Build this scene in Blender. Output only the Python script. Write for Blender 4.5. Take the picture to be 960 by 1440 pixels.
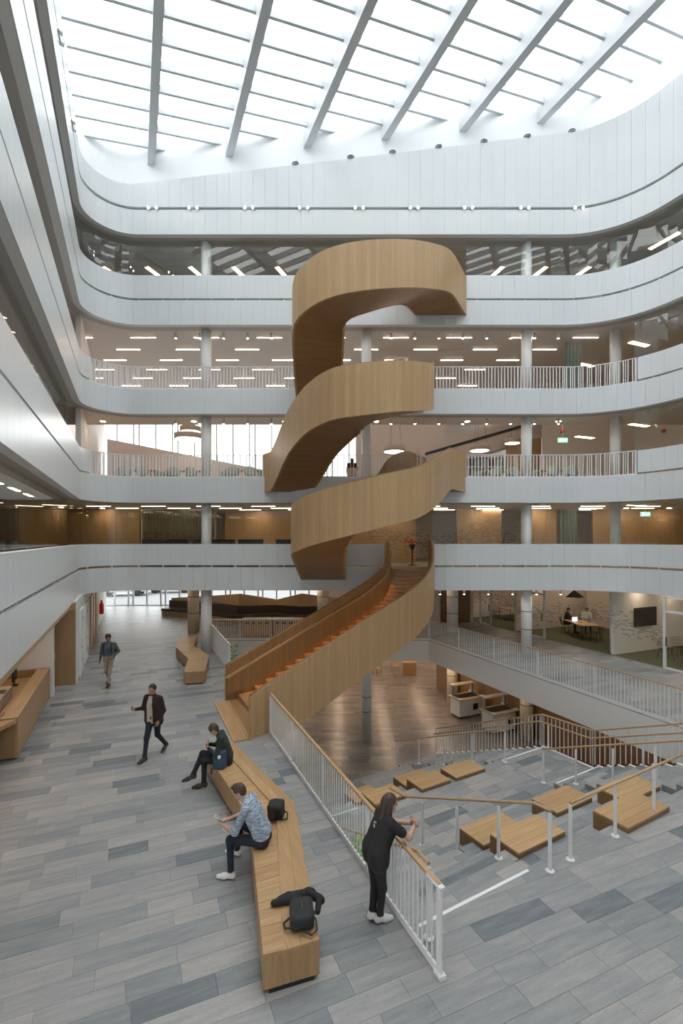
import bpy, math, random
import numpy as np
from mathutils import Vector, Matrix

for _o in list(bpy.data.objects):
    bpy.data.objects.remove(_o, do_unlink=True)
scene = bpy.context.scene
COL = scene.collection
R = random.Random(7)

# ------------------------------------------------------------------ camera, sky, exposure
F_PX, CX, CY, CAM_H = 680.0, 480.0, 757.0, 5.1     # focal length in pixels, principal column, horizon row, eye height
cam_data = bpy.data.cameras.new('camera')
cam = bpy.data.objects.new('camera', cam_data)
COL.objects.link(cam)
cam_data.sensor_fit = 'HORIZONTAL'
cam_data.sensor_width = 36.0
cam_data.lens = F_PX / 960.0 * 36.0
cam_data.shift_y = (CY - 720.0) / 960.0
cam_data.clip_start = 0.05
cam_data.clip_end = 400
cam.location = (0, 0, CAM_H)
cam.rotation_euler = (math.pi / 2, 0, 0)
scene.camera = cam

world = bpy.data.worlds.new('overcast_sky')
scene.world = world
world.use_nodes = True
_bg = world.node_tree.nodes['Background']
_bg.inputs['Color'].default_value = (0.96, 0.985, 1.0, 1)
_bg.inputs['Strength'].default_value = 3.9

scene.view_settings.view_transform = 'Standard'
scene.view_settings.look = 'None'
scene.view_settings.gamma = 1.0
scene.view_settings.use_curve_mapping = False
scene.view_settings.exposure = 0.17

# ------------------------------------------------------------------ frames
A_ = math.radians(23.24)
UX, UY = -math.sin(A_), math.cos(A_)        # u runs along the two long sides of the atrium, away from the camera
VX, VY = math.cos(A_), math.sin(A_)         # v runs across, to the right
PX, PY = -0.5, 0.8660254                    # p: down the big stair
WX, WY = 0.8660254, 0.5                     # w: along its steps
BACK = 20.9
ROT_V = A_
ROT_W = math.radians(30)

def uv(u, v): return (u * UX + v * VX, u * UY + v * VY)
def wp(w, p): return (w * WX + p * PX, w * WY + p * PY)
def to_uv(x, y): return (x * UX + y * UY, x * VX + y * VY)
def to_wp(x, y): return (x * WX + y * WY, x * PX + y * PY)
def G(px, py, z=0.0):                       # point of a level surface under a pixel
    d = F_PX * (CAM_H - z) / (py - CY)
    return ((px - CX) * d / F_PX, d)
def D(px, py, y):                           # point at a known depth
    return ((px - CX) * y / F_PX, y, CAM_H - (py - CY) * y / F_PX)
def scr(x, y, z): return (CX + x / y * F_PX, CY + (CAM_H - z) / y * F_PX)

# ------------------------------------------------------------------ scene helpers
LOC = {}
def tag(o, label=None, cat=None, group=None, kind=None):
    if label: o['label'] = label
    if cat: o['category'] = cat
    if group: o['group'] = group
    if kind: o['kind'] = kind
    return o
def empty(name, loc=(0, 0, 0), rz=0.0, label=None, cat=None, group=None, kind=None):
    o = bpy.data.objects.new(name, None)
    o.empty_display_size = 0.1
    COL.objects.link(o)
    o.location = loc
    o.rotation_euler = (0, 0, rz)
    LOC[o.name] = (loc, rz)
    return tag(o, label, cat, group, kind)
def link(name, mesh, parent=None, loc=(0, 0, 0), rz=0.0, scale=None, color=None):
    o = bpy.data.objects.new(name, mesh)
    COL.objects.link(o)
    o.location = loc
    if rz: o.rotation_euler = (0, 0, rz)
    if scale: o.scale = scale
    if color: o.color = color
    if parent: o.parent = parent
    return o
def kids(o): return [c for c in bpy.data.objects if c.parent == o]
def copy_tree(root, loc=None, rz=None, label=None, group=None):
    def cp(o, par):
        c = o.copy(); COL.objects.link(c); c.parent = par
        for k in o.children: cp(k, c)
        return c
    c = cp(root, None)
    if loc is not None: c.location = loc
    if rz is not None: c.rotation_euler = (0, 0, rz)
    if label: c['label'] = label
    if group: c['group'] = group
    return c

class MB:
    """collects polygons, builds one mesh"""
    def __init__(s):
        s.v, s.f, s.m, s.uv, s.smooth = [], [], [], {}, []
    def poly(s, pts, m=0, uvs=None, sm=False):
        b = len(s.v)
        s.v += [tuple(p) for p in pts]
        s.f.append(tuple(range(b, b + len(pts))))
        s.m.append(m); s.smooth.append(sm)
        if uvs: s.uv[len(s.f) - 1] = uvs
    def faces(s, verts, faces, m=0, sm=False):
        b = len(s.v)
        s.v += [tuple(p) for p in verts]
        for f in faces:
            s.f.append(tuple(b + i for i in f)); s.m.append(m); s.smooth.append(sm)
    def box(s, c, size, rz=0.0, m=0):
        x, y, z = [d / 2 for d in size]
        ca, sa = math.cos(rz), math.sin(rz)
        vs = []
        for dz in (-z, z):
            for dx, dy in ((-x, -y), (x, -y), (x, y), (-x, y)):
                vs.append((c[0] + dx * ca - dy * sa, c[1] + dx * sa + dy * ca, c[2] + dz))
        s.faces(vs, [(3, 2, 1, 0), (4, 5, 6, 7), (0, 1, 5, 4), (1, 2, 6, 5), (2, 3, 7, 6), (3, 0, 4, 7)], m)
        return s
    def prism(s, pts, z0, z1, m=0):
        """pts counter-clockwise; z0/z1 numbers or one per point"""
        n = len(pts)
        if sum(pts[i][0] * pts[(i + 1) % n][1] - pts[(i + 1) % n][0] * pts[i][1] for i in range(n)) < 0:
            pts = pts[::-1]
            if not isinstance(z0, (int, float)): z0 = z0[::-1]
            if not isinstance(z1, (int, float)): z1 = z1[::-1]
        a = [z0] * n if isinstance(z0, (int, float)) else z0
        b = [z1] * n if isinstance(z1, (int, float)) else z1
        vs = [(p[0], p[1], a[i]) for i, p in enumerate(pts)] + [(p[0], p[1], b[i]) for i, p in enumerate(pts)]
        fs = [tuple(range(n - 1, -1, -1)), tuple(range(n, 2 * n))]
        fs += [(i, (i + 1) % n, n + (i + 1) % n, n + i) for i in range(n)]
        s.faces(vs, fs, m)
        return s
    def tube(s, pts, r, n=8, m=0, cap=True, sm=True):
        pts = [Vector(p) for p in pts]
        rr = r if isinstance(r, (list, tuple)) else [r] * len(pts)
        vs, fs = [], []
        up = None
        for i, p in enumerate(pts):
            t = (pts[min(i + 1, len(pts) - 1)] - pts[max(i - 1, 0)]).normalized()
            if up is None:
                up = Vector((0, 0, 1)) if abs(t.z) < 0.9 else Vector((1, 0, 0))
            a = t.cross(up)
            if a.length < 1e-5: a = t.orthogonal()
            a.normalize()
            b = a.cross(t).normalized()
            up = b
            for k in range(n):
                th = 2 * math.pi * k / n
                vs.append(p + (a * math.cos(th) + b * math.sin(th)) * rr[i])
        for i in range(len(pts) - 1):
            for k in range(n):
                k2 = (k + 1) % n
                fs.append((i * n + k, i * n + k2, (i + 1) * n + k2, (i + 1) * n + k))
        s.faces(vs, fs, m, sm)
        if cap:
            b0 = len(s.v) - len(vs)
            s.f.append(tuple(b0 + k for k in reversed(range(n)))); s.m.append(m); s.smooth.append(False)
            e = b0 + (len(pts) - 1) * n
            s.f.append(tuple(e + k for k in range(n))); s.m.append(m); s.smooth.append(False)
        return s
    def lathe(s, c, prof, n=16, m=0, sm=True):
        vs, fs = [], []
        for r, z in prof:
            for k in range(n):
                th = 2 * math.pi * k / n
                vs.append((c[0] + r * math.cos(th), c[1] + r * math.sin(th), c[2] + z))
        for i in range(len(prof) - 1):
            for k in range(n):
                k2 = (k + 1) % n
                fs.append((i * n + k, i * n + k2, (i + 1) * n + k2, (i + 1) * n + k))
        s.faces(vs, fs, m, sm)
        b0 = len(s.v) - len(vs)
        s.f.append(tuple(b0 + k for k in reversed(range(n)))); s.m.append(m); s.smooth.append(False)
        e = b0 + (len(prof) - 1) * n
        s.f.append(tuple(e + k for k in range(n))); s.m.append(m); s.smooth.append(False)
        return s
    def bar(s, a, b, w, h, m=0):
        """rectangular bar from a to b, w across, h upright"""
        a, b = Vector(a), Vector(b)
        t = (b - a).normalized()
        side = t.cross(Vector((0, 0, 1)))
        if side.length < 1e-4: side = Vector((1, 0, 0))
        side.normalize()
        up = side.cross(t).normalized()
        vs = []
        for p in (a, b):
            for i, j in ((-1, -1), (1, -1), (1, 1), (-1, 1)):
                vs.append(p + side * (i * w / 2) + up * (j * h / 2))
        s.faces(vs, [(0, 1, 2, 3), (7, 6, 5, 4), (0, 4, 5, 1), (1, 5, 6, 2), (2, 6, 7, 3), (3, 7, 4, 0)], m)
        return s
    def mesh(s, name, mats, off=(0, 0, 0)):
        me = bpy.data.meshes.new(name)
        vs = s.v if off == (0, 0, 0) else [(x - off[0], y - off[1], z - off[2]) for x, y, z in s.v]
        me.from_pydata(vs, [], s.f)
        for mt in (mats if isinstance(mats, (list, tuple)) else [mats]): me.materials.append(mt)
        me.polygons.foreach_set('material_index', s.m)
        me.polygons.foreach_set('use_smooth', s.smooth)
        if s.uv:
            l = me.uv_layers.new(name='UVMap')
            for pi, uvs in s.uv.items():
                for k, li in enumerate(me.polygons[pi].loop_indices): l.data[li].uv = uvs[k]
        me.update()
        return me
    def build(s, name, mats, parent=None, local=False):
        """vertices in world metres (local=False) or in the parent's own frame"""
        off = (0, 0, 0)
        if parent is not None and not local and parent.name in LOC: off = LOC[parent.name][0]
        return link(name, s.mesh(name, mats, off), parent)

_cache = {}
def unit_box(key, size, mat):
    k = (key, tuple(round(d, 4) for d in size), mat.name)
    if k not in _cache:
        _cache[k] = MB().box((0, 0, 0), size).mesh(key, mat)
    return _cache[k]
# ------------------------------------------------------------------ materials
class NT:
    def __init__(s, name):
        s.mat = bpy.data.materials.new(name); s.mat.use_nodes = True
        s.t = s.mat.node_tree; s.n = s.t.nodes; s.b = s.n['Principled BSDF']; s.out = s.n['Material Output']
    def new(s, typ, **kw):
        nd = s.n.new(typ)
        for k, v in kw.items(): setattr(nd, k, v)
        return nd
    def l(s, a, b): s.t.links.new(a, b)
    def math(s, op, a, b=None):
        nd = s.new('ShaderNodeMath', operation=op)
        for i, x in enumerate((a, b)):
            if x is None: continue
            if isinstance(x, (int, float)): nd.inputs[i].default_value = x
            else: s.l(x, nd.inputs[i])
        return nd.outputs[0]
    def mix(s, f, a, b, blend='MIX'):
        nd = s.new('ShaderNodeMix', data_type='RGBA', blend_type=blend)
        for i, x in ((0, f), (6, a), (7, b)):
            if isinstance(x, (int, float)): nd.inputs[i].default_value = x
            elif isinstance(x, tuple): nd.inputs[i].default_value = (*x, 1)
            else: s.l(x, nd.inputs[i])
        return nd.outputs[2]
    def ramp(s, f, stops):
        nd = s.new('ShaderNodeValToRGB')
        e = nd.color_ramp.elements
        while len(e) < len(stops): e.new(0.5)
        for i, (p, c) in enumerate(stops):
            e[i].position = p; e[i].color = (*c, 1)
        s.l(f, nd.inputs[0])
        return nd.outputs[0]
    def mapping(s, vec, scale=(1, 1, 1), rot=(0, 0, 0)):
        nd = s.new('ShaderNodeMapping')
        nd.inputs['Scale'].default_value = scale; nd.inputs['Rotation'].default_value = rot
        s.l(vec, nd.inputs[0])
        return nd.outputs[0]
    def noise(s, vec, scale=1.0, detail=3.0, rough=0.55):
        nd = s.new('ShaderNodeTexNoise')
        nd.inputs['Scale'].default_value = scale; nd.inputs['Detail'].default_value = detail; nd.inputs['Roughness'].default_value = rough
        s.l(vec, nd.inputs['Vector'])
        return nd.outputs['Fac']
    def bump(s, h, strength=0.1, dist=0.01):
        nd = s.new('ShaderNodeBump'); nd.inputs['Strength'].default_value = strength; nd.inputs['Distance'].default_value = dist
        s.l(h, nd.inputs['Height']); s.l(nd.outputs[0], s.b.inputs['Normal'])

def plain(name, col, rough=0.5, metal=0.0, spec=0.5, var=0.0, vscale=3.0):
    m = NT(name)
    m.b.inputs['Base Color'].default_value = (*col, 1)
    m.b.inputs['Roughness'].default_value = rough
    m.b.inputs['Metallic'].default_value = metal
    m.b.inputs['Specular IOR Level'].default_value = spec
    g = m.new('ShaderNodeNewGeometry')
    n = m.noise(g.outputs['Position'], vscale, 3)
    d = max(var, 0.015)
    c = m.mix(n, tuple(x * (1 - d) for x in col), tuple(min(1, x * (1 + d)) for x in col))
    m.l(c, m.b.inputs['Base Color'])
    return m.mat

def emit(name, col, strength):
    m = NT(name)
    m.b.inputs['Base Color'].default_value = (0.8, 0.8, 0.8, 1)
    m.b.inputs['Emission Color'].default_value = (*col, 1)
    m.b.inputs['Emission Strength'].default_value = strength
    return m.mat

def glass(name, tint=(0.9, 0.96, 0.95), ior=1.5, base=0.03, gain=1.0):
    m = NT(name)
    tr = m.new('ShaderNodeBsdfTransparent'); tr.inputs[0].default_value = (*tint, 1)
    gl = m.new('ShaderNodeBsdfGlossy'); gl.inputs['Roughness'].default_value = 0.02
    g = m.new('ShaderNodeNewGeometry')
    dt = m.new('ShaderNodeVectorMath', operation='DOT_PRODUCT')
    m.l(g.outputs['Normal'], dt.inputs[0]); m.l(g.outputs['Incoming'], dt.inputs[1])
    cs = m.math('SUBTRACT', 1.0, m.math('ABSOLUTE', dt.outputs['Value']))
    sch = m.math('ADD', m.math('MULTIPLY', m.math('POWER', cs, 5.0), 0.75), 0.03)      # reflectance of one face of a pane
    f = m.math('MINIMUM', m.math('ADD', m.math('MULTIPLY', sch, gain), base), 0.95)
    mx = m.new('ShaderNodeMixShader')
    m.l(f, mx.inputs[0]); m.l(tr.outputs[0], mx.inputs[1]); m.l(gl.outputs[0], mx.inputs[2])
    m.l(mx.outputs[0], m.out.inputs['Surface'])
    return m.mat

def wood_uv(name, dark, mid, light, stave=0.11, rough=0.42):
    """upright veneer staves, u along the run in metres, v up"""
    m = NT(name)
    t = m.new('ShaderNodeUVMap'); t.uv_map = 'UVMap'
    sp = m.new('ShaderNodeSeparateXYZ'); m.l(t.outputs[0], sp.inputs[0])
    q = m.math('DIVIDE', sp.outputs[0], stave)
    fl = m.math('FLOOR', q)
    wn = m.new('ShaderNodeTexWhiteNoise', noise_dimensions='1D'); m.l(fl, wn.inputs['W'])
    cmb = m.new('ShaderNodeCombineXYZ')
    m.l(m.math('MULTIPLY', sp.outputs[0], 55.0), cmb.inputs[0])
    m.l(m.math('MULTIPLY', sp.outputs[1], 1.3), cmb.inputs[1])
    m.l(m.math('MULTIPLY', wn.outputs[0], 40.0), cmb.inputs[2])
    gr = m.noise(cmb.outputs[0], 1.0, 4, 0.6)
    c1 = m.ramp(wn.outputs[0], [(0.0, mid), (0.5, tuple((a + b) / 2 for a, b in zip(mid, light))), (1.0, light)])
    c = m.mix(m.math('MULTIPLY', m.math('SUBTRACT', gr, 0.35), 1.1), c1, dark)
    fr = m.math('FRACT', q)
    edge = m.math('LESS_THAN', fr, 0.045)
    c = m.mix(m.math('MULTIPLY', edge, 0.35), c, dark)
    m.l(c, m.b.inputs['Base Color'])
    m.b.inputs['Roughness'].default_value = rough
    return m.mat

def wood_obj(name, dark, mid, light, axis='x', rough=0.42, scale=1.0, rz=0.0):
    """grain along one axis of the world; each piece gets its own tone"""
    m = NT(name)
    g = m.new('ShaderNodeNewGeometry')
    oi = m.new('ShaderNodeObjectInfo')
    v = m.mapping(g.outputs['Position'], rot=(0, 0, -rz))
    sc = {'x': (1.2, 26, 26), 'y': (26, 1.2, 26), 'z': (26, 26, 1.2)}[axis]
    v = m.mapping(v, scale=tuple(k * scale for k in sc))
    add = m.new('ShaderNodeVectorMath', operation='ADD')
    cmb = m.new('ShaderNodeCombineXYZ')
    for i in range(3): m.l(m.math('MULTIPLY', oi.outputs['Random'], 37.0 + i * 13), cmb.inputs[i])
    m.l(v, add.inputs[0]); m.l(cmb.outputs[0], add.inputs[1])
    gr = m.noise(add.outputs[0], 1.0, 4, 0.6)
    base = m.mix(oi.outputs['Random'], mid, light)
    c = m.mix(m.math('MULTIPLY', m.math('SUBTRACT', gr, 0.33), 1.25), base, dark)
    m.l(c, m.b.inputs['Base Color'])
    m.b.inputs['Roughness'].default_value = rough
    m.bump(gr, 0.05, 0.004)
    return m.mat

def tile_mat(name, stops, rot, stuff=False, rough=0.38):
    m = NT(name)
    g = m.new('ShaderNodeNewGeometry')
    if stuff:
        a = m.new('ShaderNodeAttribute'); a.attribute_name = 'tone'
        tone = a.outputs['Fac']
    else:
        oi = m.new('ShaderNodeObjectInfo')
        sp = m.new('ShaderNodeSeparateColor'); m.l(oi.outputs['Color'], sp.inputs[0])
        tone = sp.outputs[0]
    v = m.mapping(g.outputs['Position'], rot=(0, 0, -rot))
    v1 = m.mapping(v, scale=(1.6, 11, 1))
    add = m.new('ShaderNodeVectorMath', operation='ADD'); cmb = m.new('ShaderNodeCombineXYZ')
    m.l(m.math('MULTIPLY', tone, 91.0), cmb.inputs[0]); m.l(m.math('MULTIPLY', tone, 57.0), cmb.inputs[1])
    m.l(v1, add.inputs[0]); m.l(cmb.outputs[0], add.inputs[1])
    n1 = m.noise(add.outputs[0], 1.0, 5, 0.62)
    n2 = m.noise(m.mapping(v, scale=(22, 60, 1)), 1.0, 3, 0.6)
    f = m.math('ADD', tone, m.math('MULTIPLY', m.math('SUBTRACT', n1, 0.5), 1.05))
    c = m.ramp(f, stops)
    c = m.mix(m.math('MULTIPLY', n2, 0.42), c, tuple(x * 0.62 for x in stops[0][1]))
    m.l(c, m.b.inputs['Base Color'])
    m.l(m.math('ADD', m.math('MULTIPLY', n2, 0.22), rough - 0.1), m.b.inputs['Roughness'])
    m.bump(n2, 0.12, 0.003)
    return m.mat

M = {}
M['panel'] = plain('white_facade_panel', (0.70, 0.735, 0.75), 0.30, var=0.01)
M['white'] = plain('white_paint', (0.76, 0.78, 0.785), 0.5)
M['backing'] = plain('panel_backing', (0.78, 0.80, 0.81), 0.6)
M['steel_white'] = plain('white_coated_steel', (0.80, 0.80, 0.81), 0.35)
M['steel_roof'] = plain('grey_white_roof_steel', (0.50, 0.525, 0.54), 0.5)
M['soffit'] = plain('grey_soffit', (0.46, 0.45, 0.44), 0.6)
M['dark_gap'] = plain('dark_gap', (0.06, 0.06, 0.06), 0.7)
M['plaster'] = plain('warm_plaster', (0.78, 0.70, 0.65), 0.7)
M['plaster_white'] = plain('white_plaster', (0.80, 0.79, 0.77), 0.7)
M['column'] = plain('column_paint', (0.82, 0.82, 0.81), 0.4)
M['column_warm'] = plain('column_cladding', (0.72, 0.63, 0.50), 0.5)
M['concrete'] = plain('concrete', (0.38, 0.37, 0.36), 0.8, var=0.12)
M['grout'] = plain('grout', (0.24, 0.245, 0.245), 0.8)
M['ceiling'] = None
M['black'] = plain('black_plastic', (0.015, 0.015, 0.017), 0.45)
M['black_leather'] = plain('black_upholstery', (0.02, 0.02, 0.022), 0.5)
M['brown_leather'] = plain('dark_brown_upholstery', (0.05, 0.035, 0.025), 0.5)
M['grey_metal'] = plain('grey_metal', (0.42, 0.43, 0.44), 0.35, 0.6)
M['chrome'] = plain('chrome', (0.7, 0.7, 0.72), 0.15, 1.0)
M['carpet_green'] = plain('green_carpet', (0.12, 0.125, 0.065), 0.95, var=0.2, vscale=30)
M['carpet_grey'] = plain('beige_carpet', (0.34, 0.30, 0.24), 0.95, var=0.1, vscale=20)
M['chair_green'] = plain('pale_green_shell', (0.50, 0.57, 0.50), 0.5)
M['chair_beige'] = plain('beige_fabric', (0.55, 0.46, 0.38), 0.8)
M['red'] = plain('red_paint', (0.55, 0.02, 0.02), 0.4)
M['leaf'] = plain('leaf_green', (0.10, 0.26, 0.04), 0.5, var=0.4, vscale=8)
M['leaf_light'] = plain('young_leaf', (0.25, 0.42, 0.07), 0.5, var=0.3, vscale=8)
M['soil'] = plain('soil', (0.04, 0.03, 0.02), 0.9)
M['curtain'] = plain('grey_curtain', (0.40, 0.38, 0.33), 0.85)
M['curtain_green'] = plain('green_grey_curtain', (0.28, 0.33, 0.30), 0.85)
M['asphalt'] = plain('asphalt', (0.25, 0.25, 0.26), 0.9, var=0.1)
M['car_silver'] = plain('silver_car_paint', (0.50, 0.53, 0.57), 0.25, 0.5)
M['car_dark'] = plain('dark_car_paint', (0.05, 0.06, 0.08), 0.25)
M['paper'] = plain('paper', (0.8, 0.78, 0.74), 0.8)
M['screen'] = emit('laptop_screen', (0.75, 0.8, 1.0), 1.6)
M['lamp'] = emit('warm_lamp', (1.0, 0.76, 0.52), 16.0)
M['lamp_strip'] = emit('linear_lamp', (1.0, 0.78, 0.62), 16.0)
M['lamp_panel'] = emit('lamp_panel', (1.0, 0.76, 0.48), 9.0)
M['lamp_soft'] = emit('pendant_diffuser', (1.0, 0.86, 0.72), 6.0)
M['bulb'] = emit('bright_bulb', (1.0, 0.86, 0.70), 60.0)
M['led'] = emit('amber_led', (1.0, 0.45, 0.12), 14.0)
M['exit_green'] = emit('exit_sign_green', (0.05, 0.75, 0.40), 1.6)
M['exit_white'] = emit('exit_sign_white', (0.9, 1.0, 0.95), 2.2)
M['glass'] = glass('clear_glass', (0.96, 0.98, 0.975), 1.5, 0.02, 0.8)
M['glass_roof'] = glass('roof_glass', (0.98, 0.99, 0.995), 1.45, 0.0, 0.6)
M['glass_part'] = glass('partition_glass', (0.97, 0.985, 0.98), 1.45, 0.0, 0.6)
OAK = ((0.20, 0.115, 0.052), (0.40, 0.245, 0.118), (0.47, 0.295, 0.15))
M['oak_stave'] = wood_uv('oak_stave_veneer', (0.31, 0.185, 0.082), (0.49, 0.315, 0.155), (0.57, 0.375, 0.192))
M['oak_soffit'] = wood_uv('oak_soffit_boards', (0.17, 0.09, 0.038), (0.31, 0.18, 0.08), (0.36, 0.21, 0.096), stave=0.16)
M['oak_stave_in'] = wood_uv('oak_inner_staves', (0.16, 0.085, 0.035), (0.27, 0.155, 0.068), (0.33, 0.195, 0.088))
M['oak_x'] = wood_obj('oak_plank_a', (0.26, 0.145, 0.06), (0.50, 0.315, 0.155), (0.60, 0.395, 0.205), 'x')
M['oak_v'] = wood_obj('oak_plank_v', (0.24, 0.135, 0.058), (0.46, 0.285, 0.138), (0.55, 0.35, 0.178), 'x', rz=ROT_V)
M['oak_u'] = wood_obj('oak_plank_u', (0.24, 0.135, 0.058), (0.46, 0.285, 0.138), (0.55, 0.35, 0.178), 'y', rz=ROT_V)
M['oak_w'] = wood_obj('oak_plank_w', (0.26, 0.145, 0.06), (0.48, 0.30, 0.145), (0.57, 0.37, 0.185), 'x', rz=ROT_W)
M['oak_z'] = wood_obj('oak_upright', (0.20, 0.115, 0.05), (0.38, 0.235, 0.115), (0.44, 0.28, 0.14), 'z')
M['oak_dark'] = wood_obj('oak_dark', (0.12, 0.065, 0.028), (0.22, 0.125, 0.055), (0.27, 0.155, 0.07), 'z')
M['oak_wall'] = wood_obj('oak_wall_panel', (0.30, 0.18, 0.085), (0.50, 0.33, 0.175), (0.56, 0.38, 0.21), 'z')
M['handrail'] = wood_obj('oak_handrail', (0.32, 0.19, 0.09), (0.50, 0.33, 0.18), (0.52, 0.35, 0.2), 'x')
STONE = [(0.0, (0.15, 0.17, 0.185)), (0.35, (0.25, 0.265, 0.272)), (0.6, (0.335, 0.335, 0.33)), (0.85, (0.42, 0.40, 0.38)), (1.0, (0.48, 0.455, 0.425))]
M['tile'] = tile_mat('stone_tile', STONE, ROT_V)
M['tile_stuff'] = tile_mat('stone_tile_far', STONE, ROT_V, True)
M['tile_w'] = tile_mat('stone_step_tile', STONE, ROT_W)
M['tile_w_stuff'] = tile_mat('stone_step_tile_far', STONE, ROT_W, True)
STONE_B = [(0.0, (0.13, 0.125, 0.12)), (0.35, (0.20, 0.185, 0.17)), (0.6, (0.27, 0.245, 0.22)), (0.85, (0.33, 0.29, 0.255)), (1.0, (0.37, 0.33, 0.29))]
M['tile_b'] = tile_mat('brown_stone_tile', STONE_B, 0.0, False, 0.30)
M['tile_b_stuff'] = tile_mat('brown_stone_tile_far', STONE_B, 0.0, True, 0.30)

def ceiling_mat(name, col, line, pitch=0.18):
    m = NT(name)
    g = m.new('ShaderNodeNewGeometry')
    sp = m.new('ShaderNodeSeparateXYZ'); m.l(g.outputs['Position'], sp.inputs[0])
    fr = m.math('FRACT', m.math('DIVIDE', sp.outputs[1], pitch))
    e = m.math('LESS_THAN', fr, 0.10)
    n = m.noise(g.outputs['Position'], 0.7, 2)
    c = m.mix(m.math('MULTIPLY', e, 0.5), m.mix(n, tuple(x * 0.96 for x in col), col), line)
    m.l(c, m.b.inputs['Base Color']); m.b.inputs['Roughness'].default_value = 0.6
    return m.mat
M['ceiling'] = ceiling_mat('slatted_ceiling', (0.70, 0.655, 0.62), (0.35, 0.31, 0.28))
M['ceiling_grey'] = ceiling_mat('grey_panel_ceiling', (0.50, 0.49, 0.47), (0.3, 0.3, 0.3), 0.6)
def stripe_shirt():
    m = NT('striped_knit_shirt')
    g = m.new('ShaderNodeTexCoord')
    v = m.mapping(g.outputs['Object'], scale=(11, 11, 150), rot=(0.25, 0.1, 0))
    n = m.noise(v, 1.0, 2, 0.5)
    c = m.ramp(n, [(0.36, (0.08, 0.13, 0.22)), (0.48, (0.22, 0.30, 0.40)), (0.58, (0.50, 0.55, 0.60))])
    m.l(c, m.b.inputs['Base Color']); m.b.inputs['Roughness'].default_value = 0.9
    return m.mat
M['stripe'] = stripe_shirt()
M['skin'] = plain('skin', (0.52, 0.32, 0.23), 0.5)
M['skin_tan'] = plain('skin_tan', (0.34, 0.19, 0.12), 0.5)
M['hair_brown'] = plain('brown_hair', (0.055, 0.032, 0.02), 0.5, var=0.3, vscale=60)
M['hair_dark'] = plain('dark_hair', (0.02, 0.013, 0.01), 0.5, var=0.3, vscale=60)
M['cloth_black'] = plain('black_cloth', (0.016, 0.016, 0.018), 0.85, var=0.2, vscale=12)
M['cloth_navy'] = plain('navy_denim', (0.016, 0.02, 0.032), 0.85, var=0.2, vscale=12)
M['cloth_green'] = plain('dark_green_sweater', (0.022, 0.032, 0.028), 0.9, var=0.2, vscale=12)
M['cloth_grey'] = plain('blue_grey_sweater', (0.10, 0.12, 0.145), 0.9, var=0.15, vscale=12)
M['cloth_khaki'] = plain('khaki_cloth', (0.36, 0.30, 0.23), 0.9, var=0.1, vscale=12)
M['cloth_maroon'] = plain('dark_maroon_coat', (0.028, 0.014, 0.014), 0.85, var=0.2, vscale=12)
M['cloth_cream'] = plain('cream_shirt', (0.52, 0.47, 0.38), 0.9, var=0.1, vscale=12)
M['cloth_white'] = plain('white_cloth', (0.75, 0.74, 0.72), 0.9)
M['shoe_white'] = plain('white_canvas', (0.72, 0.71, 0.69), 0.7)
M['shoe_dark'] = plain('dark_canvas', (0.05, 0.045, 0.042), 0.8)
M['sole'] = plain('rubber_sole', (0.55, 0.52, 0.48), 0.8)
M['bag_blue'] = plain('blue_denim_bag', (0.04, 0.075, 0.14), 0.85, var=0.3, vscale=25)
M['bag_black'] = plain('black_bag_cloth', (0.022, 0.024, 0.024), 0.8, var=0.3, vscale=14)
M['bag_brown'] = plain('brown_bag_cloth', (0.06, 0.025, 0.018), 0.8)
# ------------------------------------------------------------------ atrium outline
SOF = {1: 2.85, 2: 6.64, 3: 10.48, 4: 14.33, 5: 18.24}
FLR = {0: 0.0, 1: 3.82, 2: 7.64, 3: 11.46, 4: 15.28}
VL, VR = -1.95, 19.2
def corner(v, y): return ((v - y * VY) / VX, y)

def atr_path(d=0.0, uL=-3.0, uR=-3.0, dl=None, db=None, dr=None, rL=1.5, rR=3.4, nL=14, nR=12):
    """left side -> back -> right side, d metres outside the edge of the void, with rounded corners"""
    dl = d if dl is None else dl; db = d if db is None else db; dr = d if dr is None else dr
    c1, c2 = corner(VL - dl, BACK + db), corner(VR + dr, BACK + db)
    pts = [uv(uL, VL - dl)]
    def fillet(c, d0, d1, r, n):
        # d0 incoming unit direction, d1 outgoing
        turn = math.acos(max(-1, min(1, d0[0] * d1[0] + d0[1] * d1[1])))
        t = r * math.tan(turn / 2)
        a = (c[0] - d0[0] * t, c[1] - d0[1] * t)
        o = (a[0] + d0[1] * r, a[1] - d0[0] * r)          # centre on the right of the path
        a0 = math.atan2(a[1] - o[1], a[0] - o[0])
        return [(o[0] + r * math.cos(a0 - turn * k / n), o[1] + r * math.sin(a0 - turn * k / n)) for k in range(n + 1)]
    pts += fillet(c1, (UX, UY), (1, 0), rL + min(dl, db), nL)
    pts += fillet(c2, (1, 0), (-UX, -UY), rR + min(dr, db), nR)
    pts.append(uv(uR, VR + dr))
    return pts

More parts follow.
